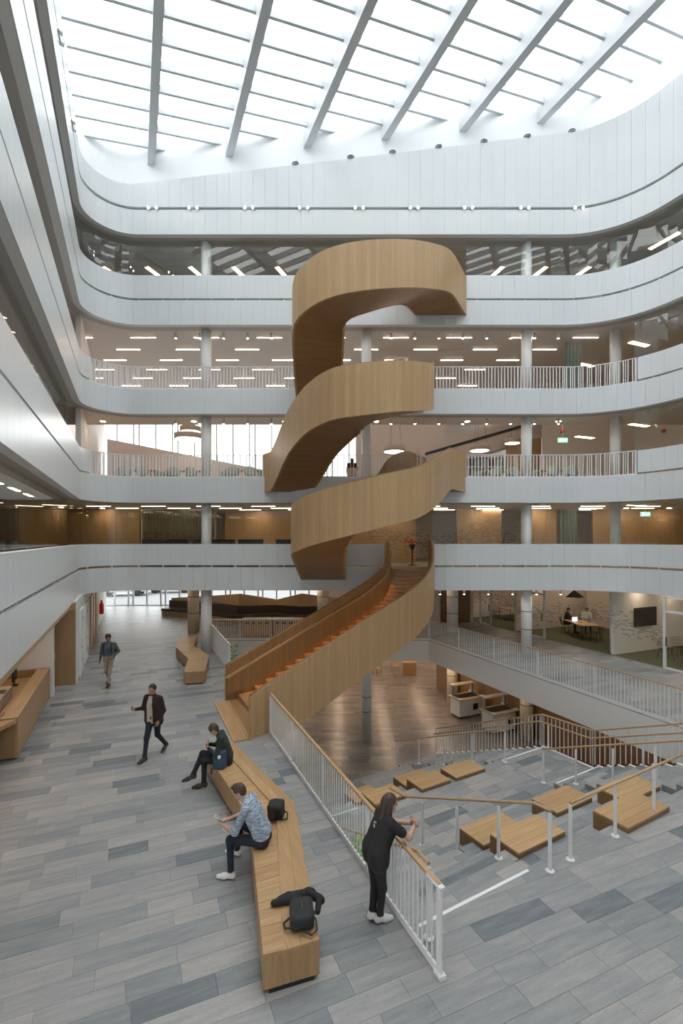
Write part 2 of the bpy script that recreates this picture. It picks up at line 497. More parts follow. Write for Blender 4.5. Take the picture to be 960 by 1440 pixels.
class Path:
    def __init__(s, pts):
        s.p = pts; s.s = [0.0]
        for a, b in zip(pts, pts[1:]): s.s.append(s.s[-1] + math.hypot(b[0] - a[0], b[1] - a[1]))
        s.L = s.s[-1]
    def at(s, q):
        q = max(0.0, min(s.L, q))
        for i in range(len(s.p) - 1):
            if q <= s.s[i + 1] or i == len(s.p) - 2:
                t = (q - s.s[i]) / max(1e-9, s.s[i + 1] - s.s[i])
                a, b = s.p[i], s.p[i + 1]
                l = math.hypot(b[0] - a[0], b[1] - a[1])
                return (a[0] + (b[0] - a[0]) * t, a[1] + (b[1] - a[1]) * t), ((b[0] - a[0]) / l, (b[1] - a[1]) / l)
    def sub(s, q0, q1):
        out = [s.at(q0)[0]] + [s.p[i] for i in range(len(s.p)) if q0 + 1e-4 < s.s[i] < q1 - 1e-4] + [s.at(q1)[0]]
        return out
    def s_back(s, x):
        """arc length where the back run passes x"""
        best = None
        for i in range(len(s.p) - 1):
            a, b = s.p[i], s.p[i + 1]
            if abs(a[1] - b[1]) < 1e-3 and a[0] <= x <= b[0]: return s.s[i] + x - a[0]
            if best is None and abs(a[1] - b[1]) < 1e-3: best = s.s[i] + x - a[0]
        return best
    def s_corner(s, side):
        i = 1 if side == 'L' else len(s.p) - 2
        return s.s[i]

def offset(pts, d):
    """shift a polyline to its left (outwards from the void) by d"""
    out = []
    for i, p in enumerate(pts):
        n = Vector((0, 0))
        for a, b in ((i - 1, i), (i, i + 1)):
            if 0 <= a and b < len(pts):
                t = Vector((pts[b][0] - pts[a][0], pts[b][1] - pts[a][1]))
                if t.length > 1e-7:
                    t.normalize(); n += Vector((-t.y, t.x))
        n.normalize()
        c = 1.0
        if 0 < i < len(pts) - 1:
            t = Vector((pts[i][0] - pts[i - 1][0], pts[i][1] - pts[i - 1][1])).normalized()
            c = max(0.4, n.dot(Vector((-t.y, t.x))))
        out.append((p[0] + n.x * d / c, p[1] + n.y * d / c))
    return out

def strip(mb, pts, d0, d1, z0, z1, m=0):
    """upright band along a polyline; z0, z1 numbers or functions of (x, y)"""
    a, b = offset(pts, d0), offset(pts, d1)
    fz = lambda z, p: z(p[0], p[1]) if callable(z) else z
    n = len(pts)
    vs = []
    for p, q in zip(a, b): vs += [(p[0], p[1], fz(z0, p)), (p[0], p[1], fz(z1, p)), (q[0], q[1], fz(z0, q)), (q[0], q[1], fz(z1, q))]
    fs = []
    for i in range(n - 1):
        k, l = 4 * i, 4 * i + 4
        fs += [(k, l, l + 1, k + 1), (k + 2, k + 3, l + 3, l + 2), (k + 1, l + 1, l + 3, k + 3), (k, k + 2, l + 2, l)]
    e = 4 * (n - 1)
    fs += [(0, 1, 3, 2), (e, e + 2, e + 3, e + 1)]
    mb.faces(vs, fs, m)

def straight(pts):
    if len(pts) < 3: return True
    a, b = pts[0], pts[-1]
    l = math.hypot(b[0] - a[0], b[1] - a[1])
    return all(abs((p[0] - a[0]) * (b[1] - a[1]) - (p[1] - a[1]) * (b[0] - a[0])) / l < 1e-3 for p in pts)

PANEL_W = 0.52
def fascia(name, label, ranges, path, z0, z1, mat=None, gap=0.0045, first=0.0):
    """a band of upright white panels; ranges = arc length intervals"""
    mat = mat or M['panel']
    core = MB()
    for q0, q1 in ranges: strip(core, path.sub(q0, q1), 0.03, 0.24, z0, z1)
    root = core.build(name, M['backing'])
    tag(root, label, 'wall', kind='structure')
    for q0, q1 in ranges:
        n = max(1, round((q1 - q0) / PANEL_W)); w = (q1 - q0) / n
        for k in range(n):
            a, b = q0 + k * w + gap / 2, q0 + (k + 1) * w - gap / 2
            pts = path.sub(a, b)
            if straight(pts) and not callable(z1):
                p, q = pts[0], pts[-1]
                me = unit_box('panel', (round(b - a, 3), 0.028, z1 - z0), mat)
                ang = math.atan2(q[1] - p[1], q[0] - p[0])
                nx, ny = -math.sin(ang), math.cos(ang)
                link('panel', me, root, ((p[0] + q[0]) / 2 + nx * 0.014, (p[1] + q[1]) / 2 + ny * 0.014, (z0 + z1) / 2), ang)
            else:
                mb = MB(); strip(mb, pts, 0.0, 0.028, z0, z1)
                mb.build('panel', mat, root)
    return root

P0 = Path(atr_path(0.0, uL=6.0, uR=8.0))
PFULL = Path(atr_path(0.0))
sL, sR = P0.s_corner('L'), P0.s_corner('R')
def back_ranges(path, gaps):
    """whole path minus x-gaps on the back run"""
    cuts = [0.0]
    for a, b in sorted(gaps): cuts += [path.s_back(a), path.s_back(b)]
    cuts.append(path.L)
    return [(cuts[i], cuts[i + 1]) for i in range(0, len(cuts), 2)]
ledge = lambda x, y: 20.42 + 0.1286 * max(-0.6, min(19.0, to_uv(x, y)[1]))
S_LEFT_END, S_RIGHT_START = sL + 1.0, P0.s_back(P0.at(sR)[0][0]) - 0.2 if False else sR - 1.2
STOREY = {1: 'first', 2: 'second', 3: 'third', 4: 'fourth', 5: 'roof'}
n_tr = 0
def trim_name():
    global n_tr
    n_tr += 1
    return 'trim_%d' % n_tr
ALL = [(0.0, P0.L)]
fascia(trim_name(), 'lower white panel band under the slit of the first balcony', [(0.0, P0.s_back(1.86)), (P0.s_back(3.95), P0.L)], P0, SOF[1], 3.85)
fascia(trim_name(), 'white parapet panel band above the slit of the first balcony', back_ranges(P0, [(-1.7, 0.15), (1.86, 3.95)]), P0, 3.94, 4.85)
fascia(trim_name(), 'white panel band under the railing of the second balcony', ALL, P0, SOF[2], 7.73)
fascia(trim_name(), 'white parapet panels on the two long sides of the second balcony', [(0, S_LEFT_END), (S_RIGHT_START, P0.L)], P0, 7.80, 8.70)
fascia(trim_name(), 'white panel band under the railing of the third balcony', ALL, P0, SOF[3], 11.55)
fascia(trim_name(), 'white parapet panels on the two long sides of the third balcony', [(0, S_LEFT_END), (S_RIGHT_START, P0.L)], P0, 11.62, 12.53)
fascia(trim_name(), 'lower white panel band under the slit of the fourth balcony', ALL, P0, SOF[4], 15.39)
fascia(trim_name(), 'white parapet panel band above the slit of the fourth balcony', back_ranges(P0, [(3.55, 5.4)]), P0, 15.48, 16.47)
fascia(trim_name(), 'white panel band below the row of spotlights under the roof', ALL, P0, SOF[5], 19.30)
fascia(trim_name(), 'tall white panel band above the row of spotlights under the roof', ALL, P0, 19.42, ledge)
# the groove behind the spotlight row and the small posts in the slits
gr = MB(); strip(gr, P0.sub(0, P0.L), 0.10, 0.22, 19.25, 19.47)
tag(gr.build(trim_name(), M['grey_metal']), 'grey recessed spotlight groove below the roof', 'trim', kind='structure')
for lv, za, zb, rng in ((1, 3.84, 3.95, ALL), (2, 7.72, 7.81, [(0, S_LEFT_END), (S_RIGHT_START, P0.L)]), (3, 11.54, 11.63, [(0, S_LEFT_END), (S_RIGHT_START, P0.L)]), (4, 15.38, 15.49, ALL)):
    root = empty(trim_name(), label='short white posts in the slit of the %s balcony band' % STOREY[lv], cat='trim', kind='structure')
    for q0, q1 in rng:
        n = int((q1 - q0) / 1.04)
        for k in range(n):
            (x, y), t = P0.at(q0 + (k + 0.5) * (q1 - q0) / n)
            if lv == 1 and y > BACK - 0.05 and 1.8 < x < 4.0: continue
            link('slit_post', unit_box('slit_post', (0.05, 0.05, zb - za), M['steel_white']), root,
                 (x - t[1] * 0.08, y + t[0] * 0.08, (za + zb) / 2), math.atan2(t[1], t[0]))
# plain continuation of the side bands towards the camera's end of the hall
cont = MB()
for a, b in ((uv(-3, VL), uv(6, VL)), (uv(8, VR), uv(-3, VR))):
    for z0, z1 in ((SOF[1], 3.85), (3.94, 4.85), (SOF[2], 7.73), (7.80, 8.70), (SOF[3], 11.55), (11.62, 12.53), (SOF[4], 15.39), (15.48, 16.47)):
        strip(cont, [a, b], 0.0, 0.24, z0, z1)
    strip(cont, [a, b], 0.0, 0.24, SOF[5], ledge)
tag(cont.build(trim_name(), M['panel']), 'white side balcony bands continuing beside the viewer', 'wall', kind='structure')

# ------------------------------------------------------------------ slabs: floors and ceilings of the balconies
def ring(name, label, z0, z1, m_top, m_bot, dl, db, dr, cat='ceiling'):
    inner = atr_path(0.2, -3, -3)
    outer = atr_path(0.0, -3, -3, dl=dl, db=db, dr=dr, rL=0.6, rR=0.6)
    mb = MB()
    n = len(inner)
    for i in range(n - 1):
        a, b, c, d = inner[i], inner[i + 1], outer[i + 1], outer[i]
        mb.poly([(*a, z1), (*b, z1), (*c, z1), (*d, z1)], 0)
        mb.poly([(*d, z0), (*c, z0), (*b, z0), (*a, z0)], 1)
        mb.poly([(*a, z0), (*b, z0), (*b, z1), (*a, z1)], 1)
        mb.poly([(*d, z1), (*c, z1), (*c, z0), (*d, z0)], 1)
    return tag(mb.build(name, [m_top, m_bot]), label, cat, kind='structure')
ring('ceiling', 'pale soffit below the first balcony', SOF[1] + 0.02, 3.82, M['carpet_grey'], M['plaster'], 6, 15.6, 8)
ring('ceiling', 'pale soffit below the second balcony', SOF[2] + 0.02, 7.64, M['carpet_grey'], M['plaster'], 6, 15.6, 8)
ring('ceiling', 'warm plaster soffit below the third balcony gallery', SOF[3] + 0.02, 11.46, M['carpet_grey'], M['plaster'], 6, 2.1, 8)
ring('ceiling', 'slatted ceiling with rows of line lights below the fourth balcony', SOF[4] + 0.02, 15.28, M['carpet_grey'], M['ceiling'], 6, 15.6, 8)
ring('ceiling', 'grey panel ceiling above the fourth balcony', SOF[5] + 0.02, 19.1, M['white'], M['ceiling_grey'], 6, 15.6, 8)
# soffit lips: the grey strip between band and glazing
for k in (1, 2, 3, 4, 5):
    mb = MB(); strip(mb, PFULL.sub(0, PFULL.L), 0.25, 0.62, SOF[k] - 0.0, SOF[k] + 0.05)
    tag(mb.build(trim_name(), M['soffit']), 'grey soffit strip behind the %s band' % STOREY[k], 'trim', kind='structure')

# ------------------------------------------------------------------ glazing above the parapets
win_n = 0
def glazing(label, ranges, z0, z1, d=0.45, w=1.45):
    global win_n
    win_n += 1
    root = empty('window_%d' % win_n, label=label, cat='window', kind='structure')
    pth = Path(atr_path(d, uL=1.0, uR=6.0))
    for a, b in ranges:
        q0 = 0.0 if a is None else (pth.s_corner('R') + a[1] if a[0] == 'R' else (pth.s_corner('L') + a[1] if a[0] == 'L' else pth.s_back(a[1])))
        q1 = pth.L if b is None else (pth.s_corner('R') + b[1] if b[0] == 'R' else (pth.s_corner('L') + b[1] if b[0] == 'L' else pth.s_back(b[1])))
        n = max(1, round((q1 - q0) / w))
        for k in range(n):
            s0, s1 = q0 + (q1 - q0) * k / n + 0.004, q0 + (q1 - q0) * (k + 1) / n - 0.004
            mb = MB(); strip(mb, pth.sub(s0, s1), 0.0, 0.014, z0, z1)
            mb.build('pane', M['glass'], root)
    return root
glazing('clear glass screen above the parapet of the first balcony', [(None, ('B', -1.8)), (('B', 4.0), None)], 3.83, 6.66)
glazing('clear glass screen above the long side parapets of the second balcony', [(None, ('L', 0.3)), (('R', -1.6), None)], 7.66, 10.5)
glazing('clear glass screen above the long side parapets of the third balcony', [(None, ('L', -1.6)), (('R', -1.6), None)], 11.48, 14.35)
glazing('clear glass screen above the parapet of the fourth balcony', [(None, ('B', 3.4)), (('B', 5.5), None)], 15.3, 18.26)

# ------------------------------------------------------------------ stone floor of the hall, cut out around the open stairwell
V_EDGE, V_WALK, P_EDGE, Y_FAR, Y_BACKWALL = 3.32, 13.55, 5.05, 24.2, 36.5
def clip(poly, f):
    """keep the side where f(x, y) >= 0 (f linear)"""
    out = []
    for i, a in enumerate(poly):
        b = poly[(i + 1) % len(poly)]
        fa, fb = f(*a), f(*b)
        if fa >= 0: out.append(a)
        if (fa >= 0) != (fb >= 0):
            t = fa / (fa - fb)
            out.append((a[0] + (b[0] - a[0]) * t, a[1] + (b[1] - a[1]) * t))
    return out
def area(poly): return abs(sum(poly[i][0] * poly[(i + 1) % len(poly)][1] - poly[(i + 1) % len(poly)][0] * poly[i][1] for i in range(len(poly)))) / 2 if len(poly) > 2 else 0
fu = lambda x, y: x * UX + y * UY
fv = lambda x, y: x * VX + y * VY
fp = lambda x, y: x * PX + y * PY
fw = lambda x, y: x * WX + y * WY
V_GLASS = 19.1
U_CORN = fp  # alias kept readable below
REG = [
    [lambda x, y: V_EDGE - fv(x, y), lambda x, y: fv(x, y) + 6.5, lambda x, y: fu(x, y) + 2.9, lambda x, y: Y_BACKWALL - y],
    [lambda x, y: fv(x, y) - V_EDGE, lambda x, y: V_GLASS - fv(x, y), lambda x, y: fu(x, y) + 2.9, lambda x, y: P_EDGE - fp(x, y)],
    [lambda x, y: fv(x, y) - V_WALK, lambda x, y: V_GLASS - fv(x, y), lambda x, y: fp(x, y) - P_EDGE, lambda x, y: Y_FAR - y],
    [lambda x, y: fv(x, y) - V_EDGE, lambda x, y: V_GLASS - fv(x, y), lambda x, y: y - Y_FAR, lambda x, y: Y_BACKWALL - y],
]
BIG = [uv(-40, -40), uv(-40, 60), uv(80, 60), uv(80, -40)]
def region_poly(r):
    p = BIG
    for f in r: p = clip(p, f)
    return p
slab = MB()
for r in REG: slab.prism(region_poly(r), -1.03, -0.022, 0)
# faces of the slab edge are white, the top is grout
floor_o = slab.build('floor', [M['plaster_white'], M['grout']])
for pl in floor_o.data.polygons:
    if pl.normal.z > 0.9: pl.material_index = 1
tag(floor_o, 'grey stone plank floor of the main hall', 'floor', kind='structure')

def lay_tiles(root, regs, frame_u, frame_v, rot, row, lengths, z, mats, u_rng, v_rng, limit=300, thick=0.02, gap=0.0035, tones=None, part='tile', seed=3):
    """rows of planks; the largest in the photograph become objects, the rest one part"""
    rr = random.Random(seed)
    eu, ev = frame_u, frame_v
    pt = lambda a, b: (a * eu[0] + b * ev[0], a * eu[1] + b * ev[1])
    items = []
    nrow = int((u_rng[1] - u_rng[0]) / row)
    for i in range(nrow):
        u0 = u_rng[0] + i * row
        b = v_rng[0] - rr.random() * 1.2
        while b < v_rng[1]:
            ln = rr.choice(lengths)
            rect = [pt(u0 + gap / 2, b + gap / 2), pt(u0 + gap / 2, b + ln - gap / 2), pt(u0 + row - gap / 2, b + ln - gap / 2), pt(u0 + row - gap / 2, b + gap / 2)]
            tone = rr.choice(tones) if tones else min(1, max(0, rr.gauss(0.55, 0.2)))
            full = area(rect)
            pieces = []
            for r in regs:
                p = rect
                for f in r:
                    p = clip(p, f)
                    if len(p) < 3: break
                if len(p) >= 3 and area(p) > 0.004: pieces.append(p)
            if len(pieces) > 1 and abs(sum(area(p) for p in pieces) - full) < 1e-3: pieces = [rect]
            for p in pieces:
                cx, cy = sum(q[0] for q in p) / len(p), sum(q[1] for q in p) / len(p)
                vis = 0.0
                if cy > 1.5:
                    sx, sy = scr(cx, cy, z)
                    if -40 < sx < 1000 and sy < 1480: vis = area(p) * (CAM_H - z) / cy ** 3
                items.append((vis, p, ln, abs(area(p) - full) < 1e-4, cx, cy, tone, u0 + row / 2, b + ln / 2))
            b += ln
    items.sort(key=lambda t: -t[0])
    far = MB(); tvals = []
    for k, (vis, p, ln, whole, cx, cy, tone, uc, vc) in enumerate(items):
        if vis <= 0 and k > limit and cy < 1.0: pass
        if k < limit and vis > 0:
            if whole:
                me = unit_box(part, (ln - gap, row - gap, thick), mats[0])
                c = pt(uc, vc)
                link(part, me, root, (c[0], c[1], z - thick / 2), rot, color=(tone, tone, tone, 1))
            else:
                o = MB().prism(p, z - thick, z).build(part, mats[0], root)
                o.color = (tone, tone, tone, 1)
        else:
            far.prism(p, z - thick, z)
            tvals += [tone] * (len(p) + 2)
    if far.f:
        o = far.build(part + 's_beyond', mats[1], root)
        at = o.data.attributes.new('tone', 'FLOAT', 'FACE')
        at.data.foreach_set('value', tvals)
        tag(o, kind='stuff')
TONES = [0.08, 0.3, 0.38, 0.45, 0.48, 0.5, 0.5, 0.55, 0.6, 0.62, 0.66, 0.7, 0.7, 0.75, 0.8, 0.86]
lay_tiles(floor_o, REG, (UX, UY), (VX, VY), ROT_V, 0.30, [0.6, 0.9, 0.9, 1.2], 0.0, (M['tile'], M['tile_stuff']), (-2.9, 40.0), (-6.5, 19.2), tones=TONES)
# white steel edge along the walkway and the far edge of the stairwell
# ------------------------------------------------------------------ lower floor
base_o = MB().prism([(-16, 4), (24, 4), (24, 37), (-16, 37)], -4.3, -3.842).build('floor', M['grout'])
tag(base_o, 'brown grey stone plank floor of the lower level', 'floor', kind='structure')
REG_B = [[lambda x, y: x + 6, lambda x, y: 18 - x, lambda x, y: y - 13.0, lambda x, y: 36.8 - y]]
lay_tiles(base_o, REG_B, (0, 1), (1, 0), 0.0, 0.30, [0.6, 0.9, 1.2], -3.82, (M['tile_b'], M['tile_b_stuff']), (12.9, 36.9), (-6, 18), seed=5)

# ------------------------------------------------------------------ outer walls
wl = MB()
wl.prism([uv(-3.3, -9), uv(-3.0, -9), uv(-3.0, 29), uv(-3.3, 29)], -4.3, 27.0)
tag(wl.build('wall_near', M['plaster_white']), 'white end wall behind the viewer', 'wall', kind='structure')
def wall_v(name, label, v, u0, u1, z0, z1, mat, th=0.2):
    mb = MB().prism([uv(u0, v), uv(u1, v), uv(u1, v + th), uv(u0, v + th)], z0, z1)
    return tag(mb.build(name, mat), label, 'wall', kind='structure')
wall_v('wall_left_upper', 'warm wall deep inside the rooms behind the left balconies', -8.1, -3, 40, 2.85, 19.2, M['plaster'])
wall_v('wall_right_outer', 'pale wall deep inside the rooms behind the right balconies', 27.2, -3, 26, -4.2, 19.2, M['plaster'])
wall_v('wall_left_second', 'warm white wall leading back from the second and third balcony', -2.2, 22.6, 40.0, 7.64, 14.33, M['plaster'])
mb = MB().prism([(-6, Y_BACKWALL + 0.3), (24, Y_BACKWALL + 0.3), (24, Y_BACKWALL + 0.6), (-6, Y_BACKWALL + 0.6)], -4.2, -0.0)
tag(mb.build('wall_lower_back', M['plaster']), 'warm wall at the back of the lower level', 'wall', kind='structure')
wall_v('wall_lower_left', 'plaster wall below the edge of the main hall', -5.0, 2, 42, -4.2, -1.03, M['plaster'])
wall_v('wall_lower_right', 'brown wood wall of the lower level below the walkway', 16.4, 2.0, 24.0, -3.82, -1.03, M['oak_dark'])
mb = MB()
mb.prism([uv(2.0, 15.95), uv(24.0, 15.95), uv(24.0, 16.38), uv(2.0, 16.38)], -1.75, -1.5)
tag(mb.build(trim_name(), M['dark_gap']), 'dark ledge along the lower wood wall', 'trim', kind='structure')
# back wall with the big window walls
mb = MB()
Yb = Y_BACKWALL
def yb(x0, x1, z0, z1): mb.box(((x0 + x1) / 2, Yb + 0.15, (z0 + z1) / 2), (x1 - x0, 0.3, z1 - z0))
yb(-30, -18.2, -0.5, 19.2); yb(-1.4, 24, -0.5, 7.64); yb(-18.2, -1.4, 2.83, 7.64)
yb(1.9, 24, 7.64, 19.2); yb(-18.2, 1.9, 13.95, 19.2)
tag(mb.build('wall_back', M['plaster']), 'warm outer back wall with two large window openings', 'wall', kind='structure')
def window_wall(label, x0, x1, z0, z1, xs, zs):
    global win_n
    win_n += 1
    root = empty('window_%d' % win_n, ((x0 + x1) / 2, Yb, z0), label=label, cat='window', kind='structure')
    for x in xs: MB().box((x, Yb + 0.1, (z0 + z1) / 2), (0.09, 0.16, z1 - z0)).build('mullion', M['grey_metal'], root)
    for z in zs: MB().box(((x0 + x1) / 2, Yb + 0.1, z), (x1 - x0, 0.12, 0.09)).build('transom', M['grey_metal'], root)
    for a, b in zip(xs, xs[1:]):
        MB().box(((a + b) / 2, Yb + 0.1, (z0 + z1) / 2), (b - a - 0.09, 0.012, z1 - z0)).build('pane', M['glass_part'], root)
xs = []
x = -18.2
while x < -1.3:
    xs.append(x); x += 1.05 if len(xs) % 3 else 0.35
window_wall('ground floor window wall looking out on parked cars', -18.2, -1.4, 0.0, 2.83, xs, [0.05, 2.8])
xs = []
x = -18.2
while x < 1.9:
    xs.append(x); x += 1.25 if len(xs) % 3 else 0.42
window_wall('tall bright window wall behind the second and third balconies', -18.2, 1.9, 7.64, 13.95, xs, [7.7, 9.75, 13.9])

# ------------------------------------------------------------------ rooflight
Z_BEAM = lambda v: 21.76 + 0.117 * v
Z_GLASS = lambda v: Z_BEAM(v) + 0.88
# ledge and upstand wall above the panel bands
lg = MB()
pl = PFULL.sub(0, PFULL.L)
a, b = offset(pl, 0.02), offset(pl, 0.85)
for i in range(len(pl) - 1):
    lg.poly([(*a[i], ledge(*a[i])), (*a[i + 1], ledge(*a[i + 1])), (*b[i + 1], ledge(*a[i + 1])), (*b[i], ledge(*a[i]))])
zt = lambda x, y: Z_GLASS(to_uv(x, y)[1]) + 0.25
strip(lg, pl, 0.80, 1.1, lambda x, y: 19.0, zt)
tag(lg.build('wall_rooflight', M['white']), 'smooth white upstand wall between panel bands and rooflight', 'wall', kind='structure')
sky_root = empty('ceiling_rooflight', (0, 0, 0), label='white steel and glass rooflight over the whole atrium', cat='rooflight', kind='structure')
beam_v = [0.73 + 3.208 * k for k in range(6)]
edges = [-2.75] + beam_v + [20.05]
for v in beam_v:
    u1 = (21.78 - v * VY) / UY
    mb = MB()
    pa, pb = uv(-2.9, v - 0.16), uv(u1 - 0.03, v - 0.16)
    pc, pd = uv(u1 + 0.03, v + 0.16), uv(-2.9, v + 0.16)
    # box girder with a slightly narrower bottom flange
    mb.prism([pa, pb, pc, pd], Z_BEAM(v), Z_GLASS(v) + 0.02)
    mb.build('beam', M['steel_roof'], sky_root)
U_TOP = 24.5
for a, b in zip(edges, edges[1:]):
    za, zb = Z_GLASS(a), Z_GLASS(b)
    for k in range(int(27.4)):
        u0 = -2.9 + k * 1.0
        ya = uv(u0, a)[1]
        if uv(u0, (a + b) / 2)[1] > 22.2: continue
        hw = 0.055
        q = [uv(u0 - hw, a), uv(u0 - hw, b), uv(u0 + hw, b), uv(u0 + hw, a)]
        MB().prism(q, [za - 0.30, zb - 0.30, zb - 0.30, za - 0.30], [za - 0.02, zb - 0.02, zb - 0.02, za - 0.02]).build('purlin', M['steel_roof'], sky_root)
        if uv(u0, (a + b) / 2)[1] < 21.9:
            q = [uv(u0 + 0.03, a + 0.03), uv(u0 + 0.03, b - 0.03), uv(u0 + 0.97, b - 0.03), uv(u0 + 0.97, a + 0.03)]
            MB().prism(q, [za, zb, zb, za], [za + 0.02, zb + 0.02, zb + 0.02, za + 0.02]).build('pane', M['glass_roof'], sky_root)
        rim = MB()
        q = [uv(u0 + hw, a), uv(u0 + hw, b), uv(u0 + hw + 0.03, b), uv(u0 + hw + 0.03, a)]
        rim.prism(q, [za - 0.05, zb - 0.05, zb - 0.05, za - 0.05], [za + 0.0, zb, zb, za]).build('glazing_bar', M['grey_metal'], sky_root)
# roof around the rooflight
rf = MB()
for va, vb in ((-9, -2.75), (20.05, 28)):
    rf.prism([uv(-3.2, va), uv(-3.2, vb), uv(36, vb), uv(36, va)], [Z_GLASS(max(-2.75, min(20.05, q))) + 0.05 for q in (va, vb, vb, va)], [Z_GLASS(max(-2.75, min(20.05, q))) + 0.3 for q in (va, vb, vb, va)])
c1, c2 = uv(0, -2.75), uv(0, 20.05)
q = [((-2.75 - 22.2 * VY) / VX, 22.2), ((20.05 - 22.2 * VY) / VX, 22.2), ((20.05 - 37 * VY) / VX, 37.0), ((-2.75 - 37 * VY) / VX, 37.0)]
zz = [Z_GLASS(fv(*p)) + 0.05 for p in q]
zz[3] = Z_GLASS(-2.75) + 0.05; zz[2] = Z_GLASS(20.05) + 0.05
rf.prism(q, zz, [z + 0.25 for z in zz])
tag(rf.build('ceiling_roof', M['white']), 'solid roof around the rooflight', 'roof', kind='structure')

# ------------------------------------------------------------------ columns
def column(name, label, x, y, z0, z1, r, mat, bands=(), group=None):
    root = empty(name, (x, y, z0), label=label, cat='column', group=group)
    MB().lathe((x, y, z0), [(r, 0), (r, z1 - z0)], 20).build('shaft', mat, root)
    for zb in bands: MB().lathe((x, y, zb), [(r + 0.004, 0), (r + 0.004, 0.03)], 20).build('joint_ring', M['dark_gap'], root)
    return root
Y_COL = 21.55
for px, nm in ((290, 'beside the zigzag bench'), (515, 'under the spiral stair'), (740, 'beside the walkway railing'), (865, 'behind the meeting room glass')):
    x = (px - CX) * Y_COL / F_PX
    if px != 515:
        column('column', 'round white column on the hall floor ' + nm, x, Y_COL, 0.0, SOF[1] + 0.02, 0.235, M['column'], (1.05, 1.85) if px == 740 else ())
    else:
        column('column', 'round white column standing on the lower floor in the open well under the stair', x, Y_COL, -3.82, SOF[1] + 0.02, 0.22, M['column'], (-2.6, -1.95))
    for lv in (1, 2, 3, 4):
        if lv == 1 and px == 515: continue
        column('column', 'round white column on the %s balcony above the column %s' % (STOREY[lv], nm), x, Y_COL, FLR[lv], SOF[lv + 1] + 0.02, 0.225, M['column'])
for px, nm in ((272, 'near the sofa'), (454, 'behind the far railing'), (636, 'beside the walkway')):
    x = (px - CX) * 26.5 / F_PX
    column('column', 'beige clad round column ' + nm, x, 26.5, 0.0, SOF[1] + 0.02, 0.31, M['column_warm'] if px != 636 else M['column'], (1.0, 1.9))
    if px != 272: column('column', 'beige round column on the lower floor below the one ' + nm, x, 26.5, -3.82, -1.03, 0.3, M['column_warm'], (-2.4,))
x = (740 - CX) * Y_COL / F_PX
column('column', 'beige round column on the lower floor beside the serving carts', x, Y_COL, -3.82, -1.03, 0.28, M['column_warm'], (-2.3,))
# ------------------------------------------------------------------ railings
BAL = unit_box('baluster', (0.020, 0.016, 1.0), M['steel_white'])
def railing(label, pts, h=1.05, step=0.11, post_every=1.6, rail_mat=None, rail=(0.05, 0.03), base=True, inner=False, group=None, posts_only=False, foot=False, end_plate=False, bal_z=0.03, name='railing', base_h=0.09, post_w=0.05, bal_w=1.0):
    rail_mat = rail_mat or M['steel_white']
    root = empty(name, pts[0], label=label, cat='railing', group=group)
    o = pts[0]
    for a, b in zip(pts, pts[1:]):
        a, b = Vector(a), Vector(b)
        L = (b - a).xy.length
        ang = math.atan2(b.y - a.y, b.x - a.x)
        up = Vector((0, 0, h))
        MB().bar(a + up, b + up, rail[0], rail[1]).build('handrail', rail_mat, root)
        if base: MB().bar(a + Vector((0, 0, base_h / 2)), b + Vector((0, 0, base_h / 2)), 0.03 if base_h > 0.06 else 0.05, base_h).build('base_rail', M['steel_white'], root)
        n = max(1, round(L / post_every))
        for k in range(n + 1):
            p = a.lerp(b, k / n)
            MB().box((p.x, p.y, p.z + (h - 0.02) / 2), (0.02 if not posts_only else 0.035, post_w, h - 0.02), ang).build('post', M['steel_white'], root)
            if foot: MB().lathe((p.x, p.y, p.z), [(0.065, 0), (0.065, 0.012), (0.03, 0.02)], 12).build('foot_plate', M['steel_white'], root)
        if not posts_only:
            nb = max(1, round(L / step))
            for k in range(nb):
                p = a.lerp(b, (k + 0.5) / nb)
                link('baluster', BAL, root, (p.x - o[0], p.y - o[1], p.z - o[2] + bal_z + (h - bal_z) / 2), ang, (bal_w, 1, h - bal_z))
    return root
def handrail_run(label, pts, h=0.92, posts=None, mat=None, post_foot=True, group=None):
    """wood handrail on separate posts, pts are base points (x, y, z)"""
    mat = mat or M['handrail']
    root = empty('stair_handrail', pts[0], label=label, cat='handrail', group=group)
    up = Vector((0, 0, h))
    MB().tube([Vector(p) + up for p in pts], 0.024, 10).build('rail', mat, root)
    for p in (posts or pts):
        p = Vector(p)
        MB().box((p.x, p.y, p.z + h / 2 - 0.02), (0.03, 0.05, h - 0.04), ROT_W).build('post', M['steel_white'], root)
        if post_foot: MB().lathe((p.x, p.y, p.z), [(0.07, 0), (0.07, 0.012), (0.03, 0.022)], 14).build('foot_plate', M['steel_white'], root)
    return root
p3 = lambda xy, z: (xy[0], xy[1], z)
# long railing beside the bench
near = railing('long white railing with oak handrail where the woman leans', [p3(uv(4.72, 3.27), 0), p3(uv(12.3, 3.27), 0)], h=1.06, step=0.105, post_every=1.9, bal_w=0.7,
               rail_mat=M['handrail'], rail=(0.055, 0.035))
e = uv(4.72, 3.27)
MB().box((e[0] , e[1], 0.03), (0.09, 0.14, 0.05), ROT_V).build('end_foot', M['steel_white'], near)
MB().box((e[0], e[1], 0.53), (0.03, 0.075, 1.06), ROT_V).build('end_post', M['steel_white'], near)
ea, eb = uv(4.66, 3.27), uv(4.95, 3.27)
MB().bar(p3(ea, 1.055), p3(eb, 1.055), 0.075, 0.03).build('end_cap', M['steel_white'], near)
